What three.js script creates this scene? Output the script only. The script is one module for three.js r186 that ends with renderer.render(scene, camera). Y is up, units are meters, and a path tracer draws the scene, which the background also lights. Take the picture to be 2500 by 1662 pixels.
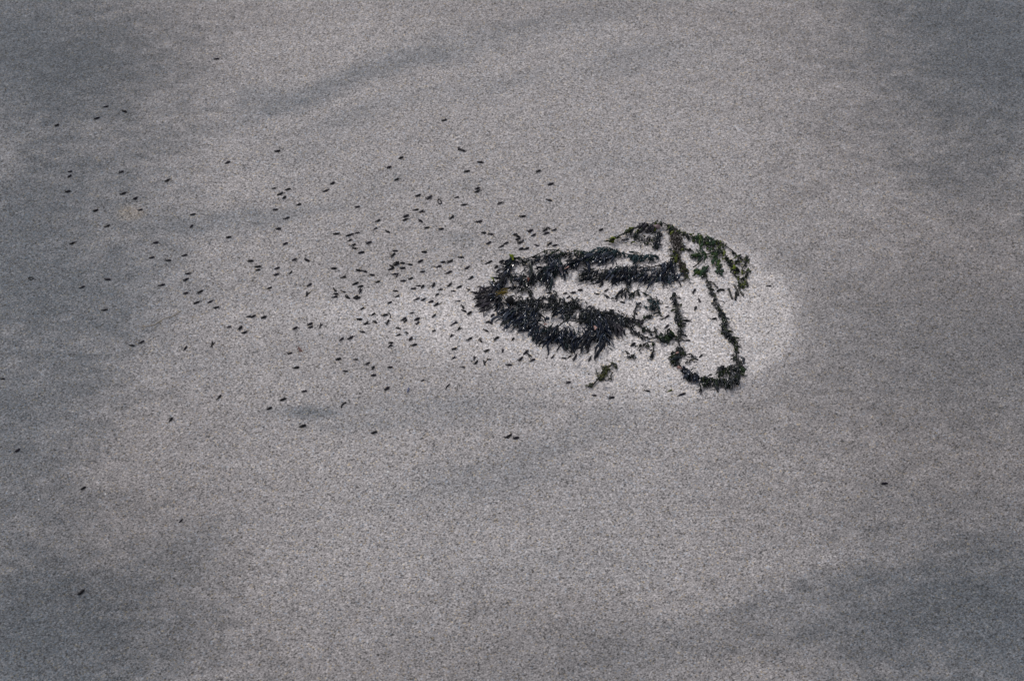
import * as THREE from 'three';
import { mergeGeometries } from 'three/addons/utils/BufferGeometryUtils.js';

// ---------------------------------------------------------------- camera, sky, sun, exposure
const scene = new THREE.Scene();
const camera = new THREE.PerspectiveCamera(14, 1024 / 680, 0.1, 600);
camera.position.set(0, 3.6229, 4.0237);
camera.lookAt(0, 0, 0);
camera.focus = 5.3; camera.userData.fStop = 9;
const renderer = new THREE.WebGLRenderer({ antialias: true });
renderer.setSize(1024, 680);
renderer.toneMapping = THREE.LinearToneMapping;
renderer.toneMappingExposure = 1.04;
renderer.shadowMap.enabled = true;
renderer.shadowMap.type = THREE.PCFSoftShadowMap;

let seed = 20231;
const rnd = () => { seed = (seed + 0x6D2B79F5) | 0; let t = Math.imul(seed ^ (seed >>> 15), 1 | seed); t = (t + Math.imul(t ^ (t >>> 7), 61 | t)) ^ t; return ((t ^ (t >>> 14)) >>> 0) / 4294967296; };
const rr = (a, b) => a + (b - a) * rnd();
const gauss = () => (rnd() + rnd() + rnd() + rnd() - 2) * 1.0;
const smooth = (a, b, x) => { const t = Math.min(1, Math.max(0, (x - a) / (b - a))); return t * t * (3 - 2 * t); };
function hash2(i, j) { let h = Math.imul(i, 374761393) + Math.imul(j, 668265263) | 0; h = Math.imul(h ^ (h >>> 13), 1274126177); return ((h ^ (h >>> 16)) >>> 0) / 4294967296; }
function vnoise(x, y) {
  const i = Math.floor(x), j = Math.floor(y), u = x - i, v = y - j, a = u * u * (3 - 2 * u), b = v * v * (3 - 2 * v);
  return (hash2(i, j) * (1 - a) + hash2(i + 1, j) * a) * (1 - b) + (hash2(i, j + 1) * (1 - a) + hash2(i + 1, j + 1) * a) * b;
}
function fbm(x, y, o = 4) { let s = 0, a = 0.5, t = 0; for (let k = 0; k < o; k++) { s += a * vnoise(x, y); t += a; a *= 0.5; x = x * 2.03 + 17.1; y = y * 2.03 + 9.7; } return s / t; }

const sunDir = new THREE.Vector3(-0.42, 0.8, -0.62).normalize();
{ // overcast sky: brighter overhead and round the veiled sun, broken cloud
  const w = 512, h = 256, d = new Float32Array(w * h * 4);
  for (let j = 0; j < h; j++) for (let i = 0; i < w; i++) {
    const th = ((i + 0.5) / w - 0.5) * 2 * Math.PI, el = ((j + 0.5) / h - 0.5) * Math.PI;
    const x = Math.cos(el) * Math.cos(th), y = Math.sin(el), z = Math.cos(el) * Math.sin(th);
    const c = Math.max(0, x * sunDir.x + y * sunDir.y + z * sunDir.z);
    let L = 0.40 + 0.22 * Math.max(0, y) + 0.45 * Math.pow(c, 8) + 1.6 * Math.pow(c, 50);
    const yy = Math.max(0.12, y), n = fbm(x / yy * 1.3 + 5, z / yy * 1.3 + 3, 5);
    L *= 0.7 + 0.6 * n;
    const o = (j * w + i) * 4;
    d[o] = L * 0.97; d[o + 1] = L * 0.985; d[o + 2] = L * 1.08; d[o + 3] = 1;
  }
  const sky = new THREE.DataTexture(d, w, h, THREE.RGBAFormat, THREE.FloatType);
  sky.mapping = THREE.EquirectangularReflectionMapping; sky.magFilter = sky.minFilter = THREE.LinearFilter; sky.needsUpdate = true;
  scene.background = sky; scene.environment = sky;
}
const sun = new THREE.DirectionalLight(new THREE.Color(1, 0.95, 0.88), 1.75);
sun.position.copy(sunDir).multiplyScalar(6); sun.target.position.set(0, 0, 0);
sun.castShadow = true; sun.shadow.radius = 18; sun.shadow.mapSize.set(4096, 4096);
Object.assign(sun.shadow.camera, { left: -1.6, right: 1.6, top: 1.6, bottom: -1.6, near: 1, far: 14 });
scene.add(sun, sun.target);

// ---------------------------------------------------------------- names
const taken = new Map();
const numbered = (n) => { const k = taken.get(n) || 0; taken.set(n, k + 1); return k ? `${n}_${String(k).padStart(3, '0')}` : n; };
function tag(o, label, category, group) { o.userData.label = label; o.userData.category = category; if (group) o.userData.group = group; return o; }
const shade = (o) => { o.castShadow = true; o.receiveShadow = true; return o; };

// ---------------------------------------------------------------- the sand
// the paler apron of sand round the stranded seaweed: 1 at its rim, which is a faint ridge on the right
const APX = 0.251, APZ = -0.074;
const apron = (x, z) => {
  const dx = x - APX, dz = z - APZ, a = dx > 0 ? 0.315 : 0.74, t = dx > 0 ? 1 : Math.max(0.35, 1 + dx / 0.95);
  return [Math.hypot(dx / a, dz / ((dz > 0 ? 0.26 : 0.265) * t)), smooth(-0.05, 0.2, dx)];
};
const scar = [[-0.728, -0.041], [-0.707, -0.049], [-0.687, -0.063], [-0.671, -0.075], [-0.654, -0.088]];
const relief = (x, z) => {
  const [ar, an] = apron(x, z), ridge = 0.004 * an * Math.exp(-(((ar - 0.97) / 0.055) ** 2));
  const near = 1 - smooth(1.5, 4, Math.hypot(x, z));
  return near * (ridge + 0.010 * (fbm(x * 2.2 + 40, z * 2.2 + 11, 3) - 0.5) + 0.0035 * (fbm(x * 9 + 3, z * 9 + 70, 3) - 0.5) + 0.0018 * (vnoise(x * 45, z * 45) - 0.5)) + (1 - near) * 0.06 * (fbm(x * 0.2, z * 0.2, 3) - 0.5);
};
{
  const half = 1.3, N = 2048, d = new Uint8Array(N * N * 4), bN = 1024, b = new Uint8Array(bN * bN * 4);
  const white = new Float32Array(N * N); for (let i = 0; i < N * N; i++) white[i] = rnd();
  const W = (i, j) => white[((j + N) % N) * N + ((i + N) % N)];
  // damp streaks and patches, plus broad ones painting vignette shade into edges and corners: x, z, half length, half width, tilt, strength
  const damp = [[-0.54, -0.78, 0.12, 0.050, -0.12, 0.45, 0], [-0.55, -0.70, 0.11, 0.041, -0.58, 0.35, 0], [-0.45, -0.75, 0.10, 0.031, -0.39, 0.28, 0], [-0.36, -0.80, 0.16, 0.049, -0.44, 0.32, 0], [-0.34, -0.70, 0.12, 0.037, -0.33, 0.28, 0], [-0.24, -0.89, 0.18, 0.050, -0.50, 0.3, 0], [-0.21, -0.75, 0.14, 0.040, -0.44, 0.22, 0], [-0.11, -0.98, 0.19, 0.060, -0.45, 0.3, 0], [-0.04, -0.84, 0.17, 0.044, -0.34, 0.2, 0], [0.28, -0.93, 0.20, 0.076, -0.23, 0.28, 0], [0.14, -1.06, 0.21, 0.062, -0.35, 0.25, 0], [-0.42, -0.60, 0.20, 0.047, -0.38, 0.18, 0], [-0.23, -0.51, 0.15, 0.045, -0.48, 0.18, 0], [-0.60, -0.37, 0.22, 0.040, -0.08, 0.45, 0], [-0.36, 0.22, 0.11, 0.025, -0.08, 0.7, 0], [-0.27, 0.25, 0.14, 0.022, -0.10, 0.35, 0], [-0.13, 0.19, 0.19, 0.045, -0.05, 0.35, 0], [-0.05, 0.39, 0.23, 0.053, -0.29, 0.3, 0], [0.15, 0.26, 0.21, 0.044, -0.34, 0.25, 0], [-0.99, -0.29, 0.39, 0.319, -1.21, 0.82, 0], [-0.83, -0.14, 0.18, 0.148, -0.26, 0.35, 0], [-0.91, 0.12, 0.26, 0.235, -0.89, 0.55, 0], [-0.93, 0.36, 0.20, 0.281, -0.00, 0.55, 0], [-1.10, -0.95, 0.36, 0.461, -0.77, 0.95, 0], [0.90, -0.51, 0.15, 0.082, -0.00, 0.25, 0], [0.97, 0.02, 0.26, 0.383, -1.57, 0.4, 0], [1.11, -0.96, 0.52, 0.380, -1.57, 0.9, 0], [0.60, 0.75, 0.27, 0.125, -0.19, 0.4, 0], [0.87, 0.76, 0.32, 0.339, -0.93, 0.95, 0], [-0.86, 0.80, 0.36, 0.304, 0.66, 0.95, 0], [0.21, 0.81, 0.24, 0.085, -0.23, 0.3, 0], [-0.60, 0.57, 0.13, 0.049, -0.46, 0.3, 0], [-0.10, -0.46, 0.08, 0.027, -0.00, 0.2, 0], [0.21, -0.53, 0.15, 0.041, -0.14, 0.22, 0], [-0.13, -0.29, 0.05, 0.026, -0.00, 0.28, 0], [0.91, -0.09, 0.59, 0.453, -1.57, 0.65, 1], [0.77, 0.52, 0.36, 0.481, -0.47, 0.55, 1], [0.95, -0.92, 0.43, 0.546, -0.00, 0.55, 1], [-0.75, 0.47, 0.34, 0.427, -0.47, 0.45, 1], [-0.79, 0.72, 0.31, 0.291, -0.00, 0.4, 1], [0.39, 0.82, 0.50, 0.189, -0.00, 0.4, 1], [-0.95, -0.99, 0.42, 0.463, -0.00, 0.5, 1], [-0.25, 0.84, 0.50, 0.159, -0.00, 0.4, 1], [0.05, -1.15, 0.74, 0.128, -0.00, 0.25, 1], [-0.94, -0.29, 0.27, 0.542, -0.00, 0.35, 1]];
  const lin = (v) => { v = Math.min(1, Math.max(0, v)); return Math.round(255 * (v <= 0.0031308 ? v * 12.92 : 1.055 * Math.pow(v, 1 / 2.4) - 0.055)); };
  for (let jj = 0; jj < N; jj += 2) for (let ii = 0; ii < N; ii += 2) {
    let i = ii, j = jj;
    const x = ((i + 0.5) / N * 2 - 1) * half, z = -((j + 0.5) / N * 2 - 1) * half - 0.05;
    const wx = 0.16 * (fbm(x * 3 + 7, z * 3 + 2, 3) - 0.5), wz = 0.12 * (fbm(x * 3.3 + 31, z * 3.3 + 12, 3) - 0.5);
    const streak = fbm((x + wx) * 5, (z + wz) * 17 + x * 3, 4), blotch = fbm(x * 7 + 90, z * 9 + 4, 4);
    const broad = fbm(x * 1.7 + 3, z * 2.6 + 8, 3), fine = fbm(x * 31 + 2, z * 47 + 6, 3);
    let dampShade0 = 0.12 * smooth(0.45, 0.72, 0.55 * streak + 0.45 * broad);
    let warmShade0 = 0;  // warm darkening painted into the sand colour as vignette round the edges
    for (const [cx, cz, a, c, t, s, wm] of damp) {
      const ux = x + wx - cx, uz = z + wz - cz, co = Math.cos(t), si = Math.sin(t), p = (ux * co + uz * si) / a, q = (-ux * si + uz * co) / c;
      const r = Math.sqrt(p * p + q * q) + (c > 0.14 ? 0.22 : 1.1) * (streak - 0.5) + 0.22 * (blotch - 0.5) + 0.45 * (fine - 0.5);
      const q1 = s * (1 - smooth(0.05, 1.45, r)); if (wm) warmShade0 = 1 - (1 - warmShade0) * (1 - q1); else dampShade0 = 1 - (1 - dampShade0) * (1 - q1);
    }
    // paler sand round the stranded seaweed, with a ragged rim
    const [dr, nr] = apron(x + 0.12 * wx, z + 0.12 * wz), dn = dr + 0.10 * (streak - 0.5) + 0.10 * (blotch - 0.5) + 0.16 * (fine - 0.5) + 0.10 * (W(i, j) - 0.5);
    const paleApron = (1 - smooth(0.72 - 0.3 * (1 - nr), 1.16 + 0.12 * (1 - nr), dn)) * (0.72 + 0.28 * smooth(-0.4, 0.3, x - APX)), rim = Math.exp(-(((dn - 0.94) / 0.06) ** 2)) * nr;
    const tan = 1 - smooth(0.3, 1.2, Math.hypot((x - (-0.786)) / 0.03, (z - (-0.392)) / 0.03) + 1.2 * (fine - 0.5));
    dampShade0 *= 1 - 0.8 * paleApron;
    for (j = jj; j < jj + 2; j++) for (i = ii; i < ii + 2; i++) {
    let wet = dampShade0, warmShade = warmShade0;
    const w0 = W(i, j), g2 = (W(i, j) + W(i + 1, j) + W(i, j + 1) + W(i + 1, j + 1)) / 4, g4 = (W(i + 500, j + 300) + W(i + 501, j + 300) + W(i + 500, j + 301) + W(i + 501, j + 301) + W(i + 502, j + 300) + W(i + 500, j + 302) + W(i + 502, j + 301) + W(i + 501, j + 302) + W(i + 502, j + 302)) / 9;
    let v = 0.258 * (1 + 0.5 * (w0 - 0.5) + 1.35 * (g2 - 0.5) + 0.9 * (g4 - 0.5));
    v *= 1 + 0.08 * (blotch - 0.5) + 0.12 * (fine - 0.5) + (0.80 - 0.32 * smooth(0.08, 0.24, x - APX)) * paleApron + 0.34 * rim + tan * 0.22;
    if (g2 < 0.3) v *= 0.62; else if (g2 > 0.72) v *= 1.15;
    const h = hash2(i + 991, j + 77);
    if (h < 0.03 + 0.03 * wet) v *= 0.4; else if (h > 0.988) v *= 1.5;
    let R = v * (1.02 + 0.1 * tan), Gc = v * 0.962, B = v * (0.955 - 0.01 * paleApron - 0.12 * tan);
    const tint = hash2((i >> 1) + 5, (j >> 1) + 1999);
    if (tint > 0.972) { R *= 1.14; B *= 0.72; } else if (tint < 0.03) { R *= 0.86; B *= 1.15; }
    const gr = 0.4 + 0.7 * hash2((i * 0.6) | 0, ((j * 0.6) | 0) + 4001) + 0.5 * g2;   // damp sand and the painted edge shade vary grain by grain
    wet = Math.min(1, wet * gr); warmShade = Math.min(1, warmShade * (1 - paleApron) * gr);
    R *= (1 - 0.62 * wet) * (1 - 0.52 * warmShade); Gc *= (1 - 0.54 * wet) * (1 - 0.53 * warmShade); B *= (1 - 0.47 * wet) * (1 - 0.53 * warmShade);
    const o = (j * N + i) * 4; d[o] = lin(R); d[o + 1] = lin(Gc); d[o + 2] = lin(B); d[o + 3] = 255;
    }
  }
  for (let j = 0; j < bN; j++) for (let i = 0; i < bN; i++) {
    const v = 0.5 + 0.55 * ((W(i, j) + W(i + 1, j) + W(i, j + 1) + W(i + 1, j + 1)) / 4 - 0.5) + 0.5 * ((W(i >> 1, (j >> 1) + 900) + W((i >> 1) + 1, (j >> 1) + 900)) / 2 - 0.5);
    const o = (j * bN + i) * 4; b[o] = b[o + 1] = b[o + 2] = Math.max(0, Math.min(255, v * 255)); b[o + 3] = 255;
  }
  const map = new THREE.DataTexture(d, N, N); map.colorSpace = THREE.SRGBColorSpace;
  const bump = new THREE.DataTexture(b, bN, bN);
  for (const t of [map, bump]) { t.wrapS = t.wrapT = THREE.MirroredRepeatWrapping; t.magFilter = THREE.LinearFilter; t.minFilter = THREE.LinearMipmapLinearFilter; t.generateMipmaps = true; t.needsUpdate = true; }
  bump.repeat.set(2.3, 2.3); bump.rotation = 0.6;
  // one sheet: fine cells in view, growing out to the horizon
  const line = []; for (let k = -260; k <= 260; k++) line.push(k * 0.006);
  for (let s = 1.56, st = 0.008; s < 300;) { st *= 1.22; s += st; line.push(s); line.unshift(-s); }
  const n = line.length, pos = new Float32Array(n * n * 3), uv = new Float32Array(n * n * 2), idx = [];
  for (let j = 0; j < n; j++) for (let i = 0; i < n; i++) {
    const x = line[i], z = line[j] , k = j * n + i;
    pos.set([x, relief(x, z), z], k * 3); uv.set([(x / half + 1) / 2, (-(z + 0.05) / half + 1) / 2], k * 2);
    if (i < n - 1 && j < n - 1) idx.push(k, k + n, k + 1, k + 1, k + n, k + n + 1);
  }
  const g = new THREE.BufferGeometry();
  g.setAttribute('position', new THREE.BufferAttribute(pos, 3)); g.setAttribute('uv', new THREE.BufferAttribute(uv, 2)); g.setIndex(idx); g.computeVertexNormals();
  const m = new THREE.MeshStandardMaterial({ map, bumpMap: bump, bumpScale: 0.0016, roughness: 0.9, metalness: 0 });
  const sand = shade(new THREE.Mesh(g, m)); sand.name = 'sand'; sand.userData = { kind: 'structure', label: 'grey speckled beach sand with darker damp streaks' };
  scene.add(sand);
}

// ---------------------------------------------------------------- materials
const wet = (r, g, b, rough = 0.3, spec = 0.26) => new THREE.MeshPhysicalMaterial({ color: new THREE.Color().setRGB(r, g, b), roughness: rough * 0.62, specularIntensity: spec, side: THREE.DoubleSide });
const PAL = {
  navy: [wet(0.005, 0.008, 0.018), wet(0.009, 0.015, 0.030, 0.2, 1), wet(0.005, 0.006, 0.009, 0.4), wet(0.008, 0.015, 0.017), wet(0.006, 0.008, 0.014, 0.35), wet(0.010, 0.017, 0.032, 0.26, 0.9)],
  black: [wet(0.005, 0.007, 0.011, 0.4), wet(0.009, 0.012, 0.019, 0.28, 0.8), wet(0.007, 0.010, 0.009, 0.4), wet(0.005, 0.006, 0.010, 0.45)],
  grey: [wet(0.020, 0.019, 0.024, 0.35), wet(0.032, 0.028, 0.036, 0.4), wet(0.012, 0.012, 0.016, 0.35)],
  teal: [wet(0.010, 0.022, 0.026, 0.28), wet(0.016, 0.034, 0.040, 0.3), wet(0.008, 0.013, 0.016)],
  dkgreen: [wet(0.010, 0.018, 0.009, 0.35), wet(0.016, 0.028, 0.012, 0.35), wet(0.008, 0.013, 0.012), wet(0.008, 0.010, 0.012)],
  green: [wet(0.018, 0.040, 0.018, 0.35), wet(0.014, 0.030, 0.020, 0.3), wet(0.035, 0.060, 0.012, 0.4)],
  olive: [wet(0.030, 0.042, 0.012, 0.4), wet(0.012, 0.020, 0.009, 0.4), wet(0.060, 0.075, 0.010, 0.4), wet(0.008, 0.012, 0.009), wet(0.007, 0.010, 0.010)],
  loop: [wet(0.006, 0.009, 0.012, 0.28, 0.8), wet(0.008, 0.011, 0.014, 0.3, 0.8), wet(0.008, 0.013, 0.010, 0.3, 0.6), wet(0.007, 0.009, 0.012, 0.3, 0.8), wet(0.010, 0.016, 0.008, 0.35), wet(0.020, 0.027, 0.010, 0.4), wet(0.006, 0.008, 0.010)],
  brownolive: [wet(0.036, 0.040, 0.014, 0.45), wet(0.018, 0.022, 0.012, 0.4), wet(0.05, 0.05, 0.014, 0.45)],
  brown: [wet(0.030, 0.022, 0.018, 0.5), wet(0.018, 0.015, 0.013, 0.5), wet(0.030, 0.034, 0.012, 0.5)],
  lime: [wet(0.095, 0.125, 0.008, 0.4)], pink: [wet(0.26, 0.16, 0.14, 0.5)], pink2: [wet(0.13, 0.095, 0.10, 0.45)], red: [wet(0.09, 0.03, 0.022, 0.5)],
};
const twigMat = wet(0.028, 0.024, 0.022, 0.6), stemMat = wet(0.012, 0.013, 0.012, 0.4), grainMat = new THREE.MeshStandardMaterial({ color: new THREE.Color().setRGB(0.26, 0.24, 0.23), roughness: 0.9 });

// ---------------------------------------------------------------- blade shapes: unit length along +x, unit width, lens section
function bladeShape(peak, tip, arch, curl, twist, ruffle, thick) {
  const n = 11, m = 6, p = [], ix = [];
  for (let i = 0; i <= n; i++) {
    const t = i / n;
    let w = 0.5 * Math.pow(Math.sin(Math.PI * Math.pow(Math.min(0.985, 0.06 + 0.94 * t), peak)), 0.75) + 0.05;
    if (t > 0.93) w *= tip; w *= 0.85 + 0.3 * hash2(i + Math.floor(ruffle * 900), 7);
    const cx = t, cy = arch * Math.sin(Math.PI * Math.min(1, t * 1.08)) * 0.5 + 0.07 * Math.sin(t * 11 + ruffle * 20) * (0.3 + ruffle), cz = curl * t * t + 0.06 * Math.sin(t * 8 + ruffle * 9) * (0.3 + ruffle);
    const a0 = twist * t;
    for (let k = 0; k < m; k++) {
      const a = k / m * 2 * Math.PI, zz = Math.cos(a) * w, yy = Math.sin(a) * w * thick;
      p.push(cx, cy * 0.5, 0, zz * Math.cos(a0) - yy * Math.sin(a0), zz * Math.sin(a0) + yy * Math.cos(a0), cz);
    }
  }
  for (let i = 0; i < n; i++) for (let k = 0; k < m; k++) { const a = i * m + k, b = i * m + (k + 1) % m, c = a + m, e = b + m; ix.push(a, b, c, b, e, c); }
  for (let k = 1; k < m - 1; k++) { ix.push(0, k + 1, k); const o = n * m; ix.push(o, o + k, o + k + 1); }
  return { p, ix };
}
const shapes = []; for (let k = 0; k < 22; k++) shapes.push(bladeShape(rr(0.8, 1.7), rr(0.35, 0.9), rr(-0.1, 0.55), rr(-0.4, 0.4), rr(-1.5, 1.5), rnd(), rr(0.16, 0.34)));
const geoCache = new Map();
function bladeGeo(k, ratio) {                                       // ratio = length / width, in steps, so that shapes are shared
  const q = ratio < 2.2 ? 1.8 : ratio < 3.4 ? 2.8 : ratio < 5 ? 4.2 : ratio < 7.5 ? 6 : ratio < 10 ? 8.5 : 11, key = k + '_' + q;
  if (!geoCache.has(key)) {
    const { p, ix } = shapes[k], v = [];
    for (let i = 0; i < p.length; i += 6) v.push(p[i], p[i + 1] + p[i + 4] / q, p[i + 5] + p[i + 3] / q);
    const g = new THREE.BufferGeometry(); g.setAttribute('position', new THREE.Float32BufferAttribute(v, 3)); g.setIndex(ix); g.computeVertexNormals();
    geoCache.set(key, g);
  }
  return geoCache.get(key);
}
const dummy = new THREE.Object3D(); dummy.rotation.order = 'YZX';
function placeBlade(list, x, y, z, head, len, wid, drop, pal) {     // drop: how far the tip lies below the base
  dummy.position.set(x, y, z); dummy.rotation.set(rr(-0.7, 0.7), head, -Math.atan2(drop, len)); const L = Math.hypot(len, drop); dummy.scale.set(L, L, L); dummy.updateMatrix();
  const ms = PAL[pal];
  list.push({ L, g: bladeGeo(Math.floor(rnd() * shapes.length), len / wid), m: ms[Math.floor(rnd() * ms.length)], M: dummy.matrix.clone(), pal });
}

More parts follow.
